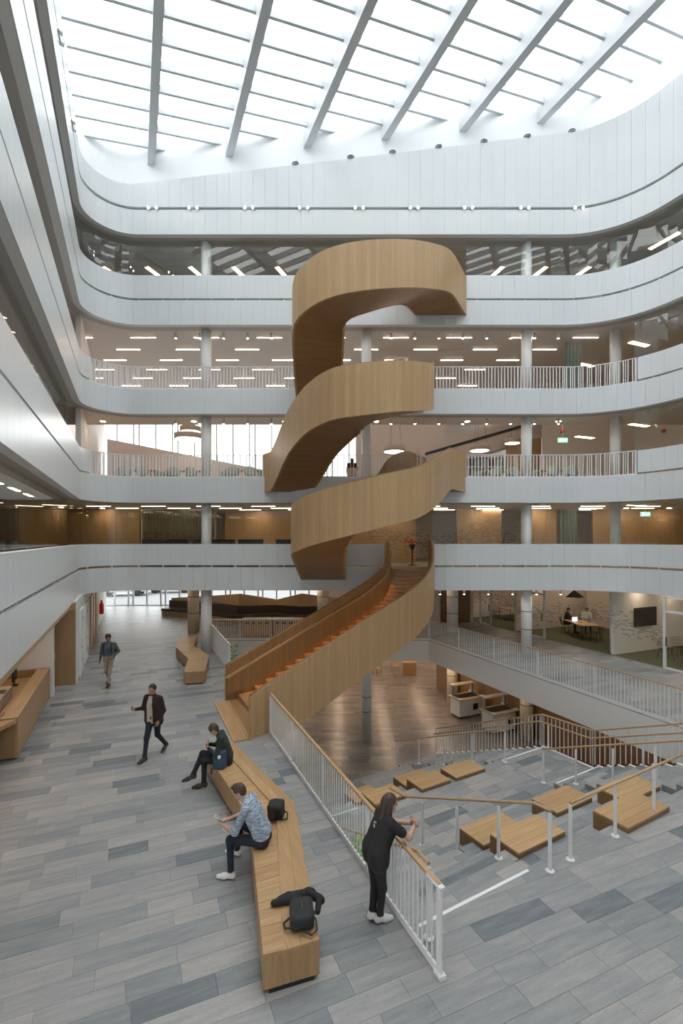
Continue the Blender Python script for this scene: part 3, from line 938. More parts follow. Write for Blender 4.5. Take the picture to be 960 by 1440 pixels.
# continuation behind the oak stair and around the far edge
railing('white railing standing on the hall floor between column and oak stair', [p3(uv(18.6, 3.36), 0), p3(uv(24.6, 3.36), 0)], h=1.05)
xa = (V_EDGE - Y_FAR * VY) / VX; xb = (V_WALK - Y_FAR * VY) / VX
railing('white railing across the far edge of the stairwell', [(xa + 0.1, Y_FAR + 0.06, 0), (xb, Y_FAR + 0.06, 0)], h=1.03, step=0.12)
railing('long white railing along the right hand walkway', [(xb + 0.04, Y_FAR, 0), p3(uv(4.0, V_WALK + 0.06), 0)], h=1.03, step=0.12, rail_mat=M['handrail'], rail=(0.05, 0.028), post_every=2.4)
# balcony railings on the back of the second and third storey
def back_rail(lv, gaps, nm):
    pth = Path(atr_path(0.10, uL=10, uR=10))
    z = FLR[lv] + 0.10
    q0 = pth.s_corner('L') + 1.1; q1 = pth.s_corner('R') - 1.3
    spans = []
    s = q0
    for a, b in gaps: spans.append((s, pth.s_back(a))); s = pth.s_back(b)
    spans.append((s, q1))
    for k, (a, b) in enumerate(spans):
        pts = pth.sub(a, b)
        railing('white balcony railing of the %s balcony %s' % (STOREY[lv], nm[k]), [p3(p, z) for p in pts], h=0.98, step=0.14, post_every=2.3, base_h=0.04, bal_w=1.9)
back_rail(2, [(-3.35, -1.2), (3.5, 5.45)], ('left of the stair foot', 'between the two stair landings', 'right of the stair landing'))
back_rail(3, [(-1.95, 0.1), (1.7, 3.65)], ('left of the stair foot', 'between the two stair landings', 'right of the stair landing'))
# ------------------------------------------------------------------ the oak stair
def catmull(pts, n=6):
    """smooth a list of tuples"""
    P = [pts[0]] + list(pts) + [pts[-1]]
    out = []
    for i in range(1, len(P) - 2):
        for k in range(n):
            t = k / n
            out.append(tuple(0.5 * ((2 * b) + (-a + c) * t + (2 * a - 5 * b + 4 * c - d) * t * t + (-a + 3 * b - 3 * c + d) * t ** 3)
                             for a, b, c, d in zip(P[i - 1], P[i], P[i + 1], P[i + 2])))
    out.append(tuple(pts[-1]))
    return out
def resample(pts, n):
    s = [0.0]
    for a, b in zip(pts, pts[1:]): s.append(s[-1] + math.hypot(b[0] - a[0], b[1] - a[1]))
    out = []
    j = 0
    for k in range(n):
        q = s[-1] * k / (n - 1)
        while j < len(pts) - 2 and s[j + 1] < q: j += 1
        t = (q - s[j]) / max(1e-9, s[j + 1] - s[j])
        out.append(tuple(a + (b - a) * t for a, b in zip(pts[j], pts[j + 1])))
    return out
def arclen(pts):
    s = [0.0]
    for a, b in zip(pts, pts[1:]): s.append(s[-1] + math.hypot(b[0] - a[0], b[1] - a[1]))
    return s
def sheet(mb, A, B, za, zb, s, m=0, flip=False, vscale=1.0, swap=False):
    """ruled strip between polyline A at za and B at zb with uv = (run, height)"""
    for i in range(len(A) - 1):
        q = [(A[i][0], A[i][1], za[i]), (A[i + 1][0], A[i + 1][1], za[i + 1]), (B[i + 1][0], B[i + 1][1], zb[i + 1]), (B[i][0], B[i][1], zb[i])]
        h0 = math.dist(q[0], q[3]); h1 = math.dist(q[1], q[2])
        w = [(s[i], 0), (s[i + 1], 0), (s[i + 1], h1), (s[i], h0)]
        if swap: w = [(b, a) for a, b in w]
        if flip: q.reverse(); w.reverse()
        mb.poly(q, m, w, True)
def wall_band(name, root, outer, inner, z0, z1, mats, cap=True):
    """upright band between two polylines, outer face has mats[0], inner face mats[1]"""
    s = arclen(outer)
    mb = MB()
    sheet(mb, outer, outer, z0, z1, s, 0)
    sheet(mb, inner, inner, z0, z1, s, 1, True)
    sheet(mb, outer, inner, z1, z1, s, 0, False)
    sheet(mb, inner, outer, z0, z0, s, 0, False)
    for i in (0, len(outer) - 1):
        q = [(*outer[i], z0[i]), (*outer[i], z1[i]), (*inner[i], z1[i]), (*inner[i], z0[i])]
        mb.poly(q if i == 0 else q[::-1], 0, [(0, 0), (0, 1), (0.1, 1), (0.1, 0)])
    return mb.build(name, mats, root)
T_W = 0.09
def flight(name, label, left, right, zf, rail=1.10, deep=0.55, treads=22, zclip=None, glow=False, zl=None, inner_ledge=False, z_bot=None):
    """left/right: outer faces of the two balustrades (same number of points), zf: walking level at each"""
    n = len(left)
    root = empty(name, (left[0][0], left[0][1], zf[0]), label=label, cat='staircase')
    # right side of travel direction: right balustrade's inner face lies to its left
    L_in = offset(left, -T_W); R_in = offset(right, T_W)
    zb = [max(z - deep, zclip) if zclip is not None else z - deep for z in zf]
    if z_bot: zb = z_bot
    zt = [z + rail for z in zf] if isinstance(rail, (int, float)) else rail
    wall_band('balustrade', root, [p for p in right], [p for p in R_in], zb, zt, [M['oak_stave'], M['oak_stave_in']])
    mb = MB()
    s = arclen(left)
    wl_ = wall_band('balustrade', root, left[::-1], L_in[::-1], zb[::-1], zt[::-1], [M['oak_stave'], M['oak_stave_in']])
    # dark edge cap on both
    for P in (offset(right, T_W / 2), offset(left, -T_W / 2)):
        mb = MB()
        mb.tube([(p[0], p[1], z + 0.012) for p, z in zip(P, zt)], 0.022, 6)
        mb.build('edge_cap', M['oak_dark'], root)
    # soffit
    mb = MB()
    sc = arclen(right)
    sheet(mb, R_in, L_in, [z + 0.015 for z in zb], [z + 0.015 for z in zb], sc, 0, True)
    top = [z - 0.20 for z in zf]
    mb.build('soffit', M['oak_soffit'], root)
    # treads: radial steps between the balustrades
    mid = [((a[0] + b[0]) / 2, (a[1] + b[1]) / 2) for a, b in zip(left, right)]
    sm = arclen(mid)
    z0, z1 = zf[0], zf[-1]
    rise = (z1 - z0) / treads
    def at(P, q):
        for i in range(n - 1):
            if sm[i + 1] >= q or i == n - 2:
                t = (q - sm[i]) / max(1e-9, sm[i + 1] - sm[i]); t = max(0, min(1, t))
                return (P[i][0] + (P[i + 1][0] - P[i][0]) * t, P[i][1] + (P[i + 1][1] - P[i][1]) * t)
    def q_at_z(z):
        for i in range(n - 1):
            if zf[i + 1] >= z - 1e-9 and zf[i + 1] > zf[i]:
                return sm[i] + (sm[i + 1] - sm[i]) * max(0.0, min(1.0, (z - zf[i]) / (zf[i + 1] - zf[i])))
        return sm[-1]
    qs = [q_at_z(z0 + rise * k) for k in range(treads + 1)]
    qs[-1] = min(qs[-1], sm[-1])
    for k in range(treads):
        a, b = qs[k], (qs[k + 1] if k < treads - 1 else sm[-1])
        if b - a < 0.02: continue
        z = z0 + rise * (k + 1)
        q = [at(L_in, a), at(R_in, a), at(R_in, b), at(L_in, b)]
        MB().prism(q, z - rise - 0.04, z).build('tread', M['oak_step'], root)
    if glow:
        for P, d in ((R_in, 0.012), (L_in, -0.03)):
            PP = offset(P, d)
            mb = MB()
            for i in range(3, n - 9):
                mb.bar((PP[i][0], PP[i][1], zf[i] + 0.30), (PP[i + 1][0], PP[i + 1][1], zf[i + 1] + 0.30), 0.012, 0.018)
            mb.build('light_strip', M['led'], root)
    if inner_ledge:
        PP = offset(L_in, -0.05)
        mb = MB()
        for i in range(n - 1):
            mb.bar((PP[i][0], PP[i][1], zt[i] - 0.36), (PP[i + 1][0], PP[i + 1][1], zt[i + 1] - 0.36), 0.10, 0.05)
        mb.build('inner_handrail', M['oak_x'], root)
        PP2 = offset(L_in, -0.085)
        sheet_mb = MB()
        sheet(sheet_mb, PP2, PP2, [z + 0.26 for z in zf], [z - 0.36 for z in zt], arclen(PP2), 0, True)
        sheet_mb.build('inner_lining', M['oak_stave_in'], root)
    return root
M['oak_step'] = wood_obj('oak_tread', (0.20, 0.10, 0.04), (0.36, 0.205, 0.095), (0.42, 0.25, 0.12), 'x')

def tidy(ref, pts):
    """take the loops out of an inward offset"""
    ok = [True] * len(pts)
    for i in range(len(pts) - 1):
        a = (ref[i + 1][0] - ref[i][0], ref[i + 1][1] - ref[i][1]); b = (pts[i + 1][0] - pts[i][0], pts[i + 1][1] - pts[i][1])
        if a[0] * b[0] + a[1] * b[1] < 0.05 * (a[0] ** 2 + a[1] ** 2): ok[i] = ok[i + 1] = False
    ok[0] = ok[-1] = True
    good = [i for i in range(len(pts)) if ok[i]]
    out = list(pts)
    for a, b in zip(good, good[1:]):
        for i in range(a + 1, b):
            t = (i - a) / (b - a)
            out[i] = tuple(p + (q - p) * t for p, q in zip(pts[a], pts[b]))
    for _ in range(12):
        out = [out[0]] + [tuple((x + 2 * y + z) / 4 for x, y, z in zip(out[i - 1], out[i], out[i + 1])) for i in range(1, len(out) - 1)] + [out[-1]]
    return out
def spiral(name, label, outer_spec, width, z_lo, z_hi, treads, n=44):
    """outer_spec: (x, y, rail height) down to up; the outer side faces the camera (right hand when climbing from the left)"""
    pts = resample(catmull(outer_spec, 8), n)
    outer = [(p[0], p[1]) for p in pts]
    zf = [min(z_hi, max(z_lo, p[2] - 1.10)) for p in pts]
    for i in range(1, n): zf[i] = max(zf[i], zf[i - 1])
    inner = tidy(outer, offset(outer, width))     # left of travel = away from the camera
    # straighten the two ends on the balcony edge
    return flight(name, label, inner, outer, zf, treads=treads)
def spec(lst):
    out = []
    for e in lst:
        if e[0] == 'x': out.append((e[1], e[2], e[3]))
        else:
            px, y, z = e[1:]
            out.append(((px - CX) * y / F_PX, y, z))
    return out
spiral('oak_stair', 'curved oak stair flight rising from the first to the second balcony',
       spec([('x', -1.75, 21.0, 4.92), ('x', -1.80, 18.6, 5.70), ('p', 409, 16.6, 6.20), ('p', 419, 15.8, 6.36), ('p', 437, 15.4, 6.52), ('p', 467, 15.1, 6.70), ('p', 508, 15.15, 6.93),
             ('p', 550, 15.3, 7.18), ('p', 583, 15.5, 7.36), ('p', 602, 15.9, 7.60), ('p', 619, 17.0, 8.02), ('p', 636, 19.4, 8.72), ('x', 5.42, 21.0, 8.74)]), 1.95, 3.82, 7.64, 24)
spiral('oak_stair', 'curved oak stair flight rising from the second to the third balcony',
       spec([('x', -3.40, 21.0, 8.72), ('x', -2.95, 20.3, 8.78), ('p', 402, 18.5, 9.85), ('p', 419, 17.3, 10.24), ('p', 437, 16.4, 10.44), ('p', 467, 15.5, 10.55), ('p', 508, 15.3, 10.64),
             ('p', 558, 15.6, 10.84), ('p', 590, 16.2, 11.02), ('p', 609, 17.3, 11.35), ('x', 3.55, 19.0, 12.0), ('x', 3.62, 21.0, 12.56)]), 1.95, 7.64, 11.46, 24)
spiral('oak_stair', 'curved oak stair flight rising from the third to the fourth balcony',
       spec([('x', -1.95, 21.0, 12.56), ('x', -1.90, 19.2, 13.4), ('p', 411, 17.5, 14.25), ('p', 424, 16.7, 14.50), ('p', 455, 16.15, 14.72), ('p', 500, 16.05, 14.95), ('p', 560, 16.45, 15.28),
             ('p', 607, 17.45, 15.76), ('p', 637, 19.1, 16.38), ('x', 5.45, 21.0, 16.38)]), 1.95, 11.46, 15.28, 24)

# lower flight from the hall floor
rs = resample(catmull([(-2.30, 12.25, 1.10), (-0.6, 14.05, 1.86), (1.1, 15.85, 2.62), (2.75, 17.6, 3.37), (3.58, 18.9, 4.05), (3.86, 20.3, 4.92), (3.9, 21.3, 4.92)], 8), 44)
ls = resample(catmull([(-3.67, 15.2, 1.10), (-1.95, 16.5, 1.86), (-0.2, 17.85, 2.62), (1.42, 19.1, 3.50), (1.80, 19.7, 4.2), (1.92, 20.3, 4.92), (1.95, 21.3, 4.92)], 8), 44)
tops = [p[2] for p in rs]
for i in range(1, 44): tops[i] = max(tops[i], tops[i - 1])
zf = [min(3.82, max(0.0, p[2] - 1.10 - 0.24 * min(1.0, max(0.0, (4.75 - p[2]) / 0.5)))) for p in rs]
for i in range(1, 44): zf[i] = max(zf[i], zf[i - 1])
zb = []
for p, z in zip(rs, zf):
    v = to_uv(p[0], p[1])[1]
    zb.append(max(z - 0.36, 0.002) if v < V_EDGE - 0.02 else z - 0.36 - min(0.12, 0.02 * max(0, v - 3.3)))
flight('oak_stair', 'straight oak stair flight with glowing steps rising from the hall floor', [(p[0], p[1]) for p in ls], [(p[0], p[1]) for p in rs], zf, rail=tops, treads=25, glow=True, inner_ledge=True, z_bot=zb)
# oak apron on the floor in front of its first step
ap = empty('oak_apron', (*uv(13.8, 2.6), 0.0), label='oak boarded apron on the floor at the foot of the stair', cat='platform')
for k in range(6):
    v0 = 2.28 + k * 0.075
    q = [uv(12.15, v0), uv(15.3, v0), uv(15.3, v0 + 0.071), uv(12.15, v0 + 0.071)]
    MB().prism(q, 0.001, 0.03).build('board', M['oak_u'], ap)
# ------------------------------------------------------------------ the broad stone stair down to the lower level
RISE, RUN = 3.82 / 30, 0.296
P_LAND0, P_LAND1 = P_EDGE + 12 * RUN, 10.15
Z_LAND = -12 * RISE
def z_lane(p):
    """step level of the walking lanes"""
    if p < P_EDGE: return 0.0
    if p < P_LAND0: return -RISE * (1 + math.floor((p - P_EDGE) / RUN + 1e-6)) if p < P_LAND0 - RUN else Z_LAND
    if p < P_LAND1: return Z_LAND
    return max(-3.82, Z_LAND - RISE * (1 + math.floor((p - P_LAND1) / RUN + 1e-6)))
def z_ramp(p):
    if p < P_EDGE: return 0.0
    if p < P_LAND0: return -RISE / RUN * (p - P_EDGE)
    if p < P_LAND1: return Z_LAND
    return max(-3.82, Z_LAND - RISE / RUN * (p - P_LAND1))
def z_seat(p):
    """terraces three steps high"""
    if p < P_EDGE: return 0.0
    if p < P_LAND0: return -3 * RISE * (1 + math.floor((p - P_EDGE) / (3 * RUN) + 1e-6)) if p < P_LAND0 - 3 * RUN else Z_LAND
    if p < P_LAND1: return Z_LAND
    return max(-3.82, Z_LAND - 3 * RISE * (1 + math.floor((p - P_LAND1) / (3 * RUN) + 1e-6)))
W_A, W_B, W_R = 6.5, 11.3, 13.2
w_left = lambda p: (V_EDGE - p * (PX * VX + PY * VY)) / (WX * VX + WY * VY) + 0.02
M['step_stone'] = plain('step_stone', (0.27, 0.275, 0.275), 0.5, var=0.12, vscale=5)
bl = MB()
rows = [P_EDGE + RUN * i for i in range(12)]
npl = 5
rows += [P_LAND0 + (P_LAND1 - P_LAND0) * i / npl for i in range(npl)]
rows += [P_LAND1 + RUN * i for i in range(17)]
rows.append(rows[-1] + RUN)
TH = 0.02
for a, b in zip(rows, rows[1:]):
    m = (a + b) / 2
    for w0, w1, zf_ in ((None, W_A, z_lane), (W_A, W_B, z_seat), (W_B, W_R, z_lane)):
        z = zf_(m)
        q = [wp(w_left(a) if w0 is None else w0, a), wp(w1, a), wp(w1, b), wp(w_left(b) if w0 is None else w0, b)]
        bl.prism(q, -3.84, z - TH)
bleach = bl.build('broad_stair', M['step_stone'])
tag(bleach, 'broad grey stone stair with seating terraces going down to the lower level', 'staircase')
rr = random.Random(11)
items = []
for a, b in zip(rows, rows[1:]):
    m = (a + b) / 2
    for w0, w1, zf_ in ((None, W_A, z_lane), (W_A, W_B, z_seat), (W_B, W_R, z_lane)):
        z = zf_(m)
        lo = w_left(m) if w0 is None else w0
        x = lo - rr.random() * 0.5
        while x < w1:
            ln = rr.choice([0.6, 0.9, 1.2])
            c0, c1 = max(x, lo), min(x + ln, w1)
            x += ln
            if c1 - c0 < 0.05: continue
            q = [wp(c0 + 0.002, a + 0.002), wp(c1 - 0.002, a + 0.002), wp(c1 - 0.002, b - 0.002), wp(c0 + 0.002, b - 0.002)]
            c = wp((c0 + c1) / 2, m)
            sx, sy = scr(c[0], c[1], z)
            vis = (c1 - c0) * (b - a) * (CAM_H - z) / c[1] ** 3 if -30 < sx < 990 else 0
            items.append((vis, q, z, rr.choice(TONES), c, (c1 - c0 - 0.004, b - a - 0.004)))
items.sort(key=lambda t: -t[0])
far = MB(); tv = []
for k, (vis, q, z, tone, c, sz) in enumerate(items):
    if k < 300:
        link('tile', unit_box('tile', (sz[0], sz[1], TH), M['tile_w']), bleach, (c[0], c[1], z - TH / 2), ROT_W, color=(tone, tone, tone, 1))
    else:
        far.prism(q, z - TH, z); tv += [tone] * 6
o = far.build('tiles_beyond', M['tile_w_stuff'], bleach)
o.data.attributes.new('tone', 'FLOAT', 'FACE').data.foreach_set('value', tv)
tag(o, kind='stuff')
for w0, w1, p, z in ((4.05, 6.2, P_EDGE - 0.05, 0.0), (W_B + 0.05, W_R, P_LAND0 - RUN - 0.04, Z_LAND + RISE), (W_B + 0.05, W_R, P_LAND1 - 0.05, Z_LAND), (w_left(10) + 0.1, W_A - 0.2, P_LAND1 - 0.05, Z_LAND)):
    c = wp((w0 + w1) / 2, p)
    link('nosing_strip', unit_box('nosing_strip', (w1 - w0, 0.05, 0.006), M['steel_white']), bleach, (c[0], c[1], z + 0.003), ROT_W)
# white stringer plates at the ends of the steps
for a, b in zip(rows, rows[1:]):
    c = wp(W_R + 0.03, (a + b) / 2)
    link('stringer_plate', unit_box('stringer_plate', (0.07, b - a, 0.16), M['steel_white']), bleach, (c[0], c[1], z_lane((a + b) / 2) - 0.05), ROT_W)
# side railing, following the steps
pp = [3.0, P_EDGE - 0.1, P_LAND0 - 0.15, P_LAND1, 15.2]
railing('white stepped railing along the open side of the broad stone stair', [p3(wp(W_R + 0.03, p), z_ramp(p) + 0.02) for p in pp], h=1.0, step=0.145, base=False, rail_mat=M['handrail'], rail=(0.04, 0.04), post_every=2.4)
handrail_run('lower oak handrail fixed along the stepped side railing', [p3(wp(W_R - 0.08, p), z_ramp(p)) for p in pp], h=0.82, posts=[p3(wp(W_R - 0.06, p), z_ramp(p)) for p in (P_EDGE, 7.0, P_LAND1 - 0.3, 13.0)], post_foot=False)
def posts_along(w, p0, p1, n): return [p3(wp(w, p0 + (p1 - p0) * k / (n - 1)), z_lane(p0 + (p1 - p0) * k / (n - 1))) for k in range(n)]
handrail_run('oak handrail on white posts down the stair lane nearest the long railing', [p3(wp(6.47, p), z_ramp(p)) for p in (4.80, 5.1, 8.45, 9.0)], h=0.93, posts=posts_along(6.47, 4.82, 7.85, 4))
handrail_run('oak handrail on white posts above the landing on the far stair lane', [p3(wp(11.3, p), z_ramp(p)) for p in (4.6, 5.1, P_LAND0 - 0.1, P_LAND0 + 0.05)], h=0.92, posts=posts_along(11.3, 4.8, P_LAND0 + 0.02, 5))
handrail_run('oak handrail on white posts below the landing on the far stair lane', [p3(wp(11.35, p), z_ramp(p)) for p in (9.95, 10.25, 14.6, 15.4)], h=0.92, posts=posts_along(11.35, 9.98, 15.3, 5))
handrail_run('straight oak handrail on white posts at the top edge of the broad stair', [p3(wp(w, 4.83), 0) for w in (6.98, 11.1)], h=0.9, posts=[p3(wp(w, 4.83), 0) for w in (6.98, 8.2, 9.42, 10.64)])
handrail_run('short cranked oak handrail beside the end of the long railing', [p3(wp(w_left(p) + 0.12, p), z_ramp(p)) for p in (4.79, 5.05, 8.5)], h=0.95, posts=[p3(wp(w_left(p) + 0.12, p), z_lane(p)) for p in (4.79, 6.6, 8.45)])

# oak seat blocks
def seat_block(label, w, p, z, lw=1.2, dp=0.48, th=0.24):
    c = wp(w + lw / 2, p + dp / 2)
    root = empty('seat_block', (c[0], c[1], z - th), label=label, cat='seat', group='oak seat blocks on the broad stair')
    # stepped oak body: full height on the lower terrace, notched over the step behind
    q = [wp(w, p), wp(w + lw, p), wp(w + lw, p + dp), wp(w, p + dp)]
    MB().prism(q, z - 0.12, z - 0.03).build('body', M['oak_dark'], root)
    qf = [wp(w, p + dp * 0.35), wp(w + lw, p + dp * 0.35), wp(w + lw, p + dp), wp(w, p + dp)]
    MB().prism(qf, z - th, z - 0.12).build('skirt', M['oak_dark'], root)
    n = 4
    for k in range(n):
        a, b = p + dp * k / n + 0.0015, p + dp * (k + 1) / n - 0.0015
        MB().prism([wp(w, a), wp(w + lw, a), wp(w + lw, b), wp(w, b)], z - 0.03, z).build('plank', M['oak_w'], root)
    return root
T3 = 3 * RUN
def on_edge(w, k, lw, lower, label):
    """sit the block on the edge of terrace k, hanging over the next one down"""
    pe = (P_LAND1 if lower else P_EDGE) + k * T3
    z = (Z_LAND if lower else 0.0) - 3 * RISE * k
    zl = z - 3 * RISE
    c = wp(w + lw / 2, pe)
    root = empty('seat_block', (c[0], c[1], z), label=label, cat='seat')
    top = z + 0.10
    q = [wp(w, pe - 0.30), wp(w + lw, pe - 0.30), wp(w + lw, pe + 0.34), wp(w, pe + 0.34)]
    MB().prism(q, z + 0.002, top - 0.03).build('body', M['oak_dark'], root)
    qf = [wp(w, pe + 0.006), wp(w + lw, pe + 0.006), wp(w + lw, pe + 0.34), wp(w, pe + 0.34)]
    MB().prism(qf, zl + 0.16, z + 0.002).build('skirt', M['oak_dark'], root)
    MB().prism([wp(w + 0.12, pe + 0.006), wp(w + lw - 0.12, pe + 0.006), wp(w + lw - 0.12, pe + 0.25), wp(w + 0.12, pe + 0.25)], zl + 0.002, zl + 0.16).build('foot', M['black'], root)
    for j in range(4):
        a, b = pe - 0.30 + 0.16 * j + 0.0015, pe - 0.30 + 0.16 * (j + 1) - 0.0015
        MB().prism([wp(w, a), wp(w + lw, a), wp(w + lw, b), wp(w, b)], top - 0.03, top).build('plank', M['oak_w'], root)
    return root
on_edge(6.75, 1, 1.25, False, 'oak seat block beside the handrail of the near lane, upper of two')
on_edge(6.85, 2, 1.15, False, 'oak seat block beside the handrail of the near lane, lower of two')
on_edge(9.0, 2, 1.2, False, 'single oak seat block near the middle of the terraces')
on_edge(8.45, 0, 1.35, False, 'oak seat block on the top step below the straight handrail')
on_edge(10.0, 1, 1.25, False, 'oak seat block just below the top one, towards the far lane')
on_edge(9.3, 0, 1.1, True, 'oak seat block on the edge of the landing, single one')
on_edge(8.1, 0, 1.0, True, 'oak seat block on the landing edge, upper one of a pair')
on_edge(8.3, 1, 1.0, True, 'oak seat block below the landing, lower one of a pair')
on_edge(6.65, 0, 0.95, True, 'oak seat block on the landing edge nearest the long railing')
on_edge(6.65, 1, 0.8, True, 'oak seat block below the landing nearest the long railing')

# ------------------------------------------------------------------ zigzag benches
def lerp2(a, b, t): return (a[0] + (b[0] - a[0]) * t, a[1] + (b[1] - a[1]) * t)
def zig_bench(label, left, ridge, right, h=0.45, plank=0.135, long_rows=2, inset=0.06):
    """left/right edges of the seat from the near end, ridge None = planks run across the whole width"""
    cen = (sum(p[0] for p in left + right) / (2 * len(left)), sum(p[1] for p in left + right) / (2 * len(left)))
    root = empty('oak_bench', (cen[0], cen[1], 0.0), label=label, cat='bench')
    poly = left + right[::-1]
    body = MB()
    for k in range(len(left) - 1):
        q = [left[k], right[k], right[k + 1], left[k + 1]]
        body.prism(q, 0.05, h - 0.03)
    body.build('body', M['oak_z'], root)
    pl = MB()
    sl, sr = offset(left, -inset), offset(right, inset)
    for k in range(len(left) - 1):
        pl.prism([lerp2(left[k], right[k], 0.1), lerp2(left[k], right[k], 0.9), lerp2(left[k + 1], right[k + 1], 0.9), lerp2(left[k + 1], right[k + 1], 0.1)], 0.0, 0.05)
    pl.build('plinth', M['black'], root)
    mid = ridge or right
    for k in range(len(left) - 1):
        L = (math.dist(left[k], left[k + 1]) + math.dist(mid[k], mid[k + 1])) / 2
        n = max(1, round(L / plank))
        for j in range(n):
            a, b = (j + 0.01) / n, (j + 0.99) / n
            q = [lerp2(left[k], left[k + 1], a), lerp2(mid[k], mid[k + 1], a), lerp2(mid[k], mid[k + 1], b), lerp2(left[k], left[k + 1], b)]
            dz = R.choice([0.0, 0.0, 0.003])
            MB().prism(q, h - 0.03, h + dz).build('plank', M['oak_v'], root)
        if ridge:
            for j in range(long_rows):
                a, b = (j + 0.006) / long_rows, (j + 0.994) / long_rows
                q = [lerp2(ridge[k], right[k], a), lerp2(ridge[k], right[k], b), lerp2(ridge[k + 1], right[k + 1], b), lerp2(ridge[k + 1], right[k + 1], a)]
                if k == 0: zz = (h, h, h + 0.035, h + 0.035)
                else: zz = (h + 0.035, h + 0.035, h + 0.012, h + 0.012)
                MB().prism(q, h - 0.03, list(zz)).build('long_board', M['oak_u'], root)
    return root
g45 = lambda lst: [G(px, py, 0.45) for px, py in lst]
zig_bench('long angular oak bench on which two men sit', g45([(370, 1343), (351, 1150), (289, 1058)]), g45([(398, 1336), (388, 1138), (309, 1049)]), g45([(449, 1321), (414, 1132), (324, 1040)]))
zig_bench('zigzag oak bench beside the white column', g45([(258.6, 945.3), (264.4, 925.8), (247.2, 910), (252.3, 896)]), None, g45([(287.9, 943.6), (294, 921.8), (272.4, 908), (277.6, 893)]), plank=0.2)
# ------------------------------------------------------------------ reception side (left of the hall)
def ubox(mb, u0, u1, v0, v1, z0, z1, m=0): return mb.prism([uv(u0, v0), uv(u0, v1), uv(u1, v1), uv(u1, v0)], z0, z1, m)
def ustruct(name, label, args, mat, cat='wall'):
    mb = MB()
    for a in args: ubox(mb, *a)
    return tag(mb.build(name, mat), label, cat, kind='structure')
ustruct('wall_left', 'white wall with doors along the left of the hall', [(19.35, 39.5, -2.1, -1.86, 0, 2.87)], M['plaster_white'])
ustruct('wall_left_stub', 'white wall end beside the reception desk', [(17.95, 18.25, -3.4, -2.38, 0, 2.87)], M['plaster_white'])
ustruct('wall_left_nook', 'oak panelled wall behind the reception desk', [(5, 19.35, -6.2, -6.0, 0, 2.87), (19.2, 19.35, -6.0, -3.6, 0, 2.87)], M['oak_wall'])
ustruct(trim_name(), 'oak edge under the left balcony band', [(-3, 21.0, -2.05, -1.99, 2.70, 2.85)], M['oak_x'], 'trim')
dn = 0
def door_pair():
    global dn
    dn += 1
    root = empty('door_%d' % dn, (*uv(19.1, -2.4), 0), label='pair of tall oak door leaves beside the reception desk', cat='door', kind='structure')
    for a, b in ((-3.25, -2.55), (-2.53, -1.86)):
        mb = MB(); ubox(mb, 19.12, 19.2, a, b, 0.02, 2.62); leaf = mb.build('door_leaf', M['oak_z'], root)
        mb = MB(); c = uv(19.08, b - 0.08 if a < -3 else a + 0.08); mb.box((c[0], c[1], 1.05), (0.03, 0.06, 0.25), ROT_V); mb.build('handle', M['chrome'], root)
    mb = MB(); ubox(mb, 19.1, 19.25, -3.4, -1.86, 2.62, 2.85); mb.build('frame', M['oak_wall'], root)
door_pair()
def left_door(u0, u1, mat, label, frame=M['oak_wall']):
    global dn
    dn += 1
    root = empty('door_%d' % dn, (*uv((u0 + u1) / 2, -1.86), 0), label=label, cat='door', kind='structure')
    mb = MB(); ubox(mb, u0, u1, -1.86, -1.82, 0.0, 2.35); mb.build('door_leaf', mat, root)
    mb = MB()
    ubox(mb, u0 - 0.08, u0, -1.86, -1.79, 0, 2.43); ubox(mb, u1, u1 + 0.08, -1.86, -1.79, 0, 2.43); ubox(mb, u0, u1, -1.86, -1.79, 2.35, 2.43)
    mb.build('frame', frame, root)
    c = uv(u0 + 0.12, -1.78); MB().box((c[0], c[1], 1.05), (0.05, 0.14, 0.03), ROT_V).build('handle', M['chrome'], root)
    for z in (0.4, 2.0):
        c = uv(u1 - 0.02, -1.80); MB().box((c[0], c[1], z), (0.02, 0.05, 0.12), ROT_V).build('hinge', M['grey_metal'], root)
left_door(20.3, 21.3, M['plaster_white'], 'white flush door next to the oak double door', M['white'])
left_door(22.3, 23.3, M['plaster_white'], 'second white flush door further along the hall wall', M['white'])
left_door(25.0, 26.6, M['oak_z'], 'oak door in the hall wall near the windows')
left_door(28.5, 29.6, M['plaster_white'], 'white door close to the fire extinguisher')
fe = empty('fire_extinguisher', (*uv(31.0, -1.70), 0.9), label='red fire extinguisher hanging on the hall wall', cat='extinguisher')
c = uv(31.0, -1.70)
MB().lathe((c[0], c[1], 0.75), [(0.11, 0), (0.12, 0.05), (0.12, 0.55), (0.05, 0.68), (0.04, 0.72)], 12).build('cylinder', M['red'], fe)
MB().box((c[0], c[1], 1.5), (0.06, 0.14, 0.06)).build('valve', M['black'], fe)

# desk
desk = empty('reception_desk', (*uv(15.5, -3.0), 0), label='long oak reception desk with a raised front', cat='desk')
mb = MB(); ubox(mb, 13.2, 17.9, -2.52, -2.46, 0.04, 0.93); mb.build('front_panel', M['oak_u'], desk)
mb = MB(); ubox(mb, 13.2, 17.9, -2.80, -2.46, 0.93, 0.97); mb.build('ledge', M['oak_u'], desk)
mb = MB(); ubox(mb, 17.84, 17.9, -3.9, -2.52, 0.04, 0.97); mb.build('end_panel', M['oak_z'], desk)
mb = MB(); ubox(mb, 13.2, 17.8, -3.7, -2.52, 0.70, 0.74); mb.build('worktop', M['oak_v'], desk)
mb = MB(); ubox(mb, 13.2, 13.26, -2.8, -2.52, 0.04, 0.93); mb.build('end_panel', M['oak_z'], desk)
ret = empty('reception_counter', (*uv(11.8, -3.2), 0), label='lower oak counter joined to the near end of the reception desk', cat='counter')
q = [uv(13.15, -2.47), uv(13.15, -4.2), uv(9.6, -4.4), uv(9.6, -3.0), uv(12.3, -2.9)]
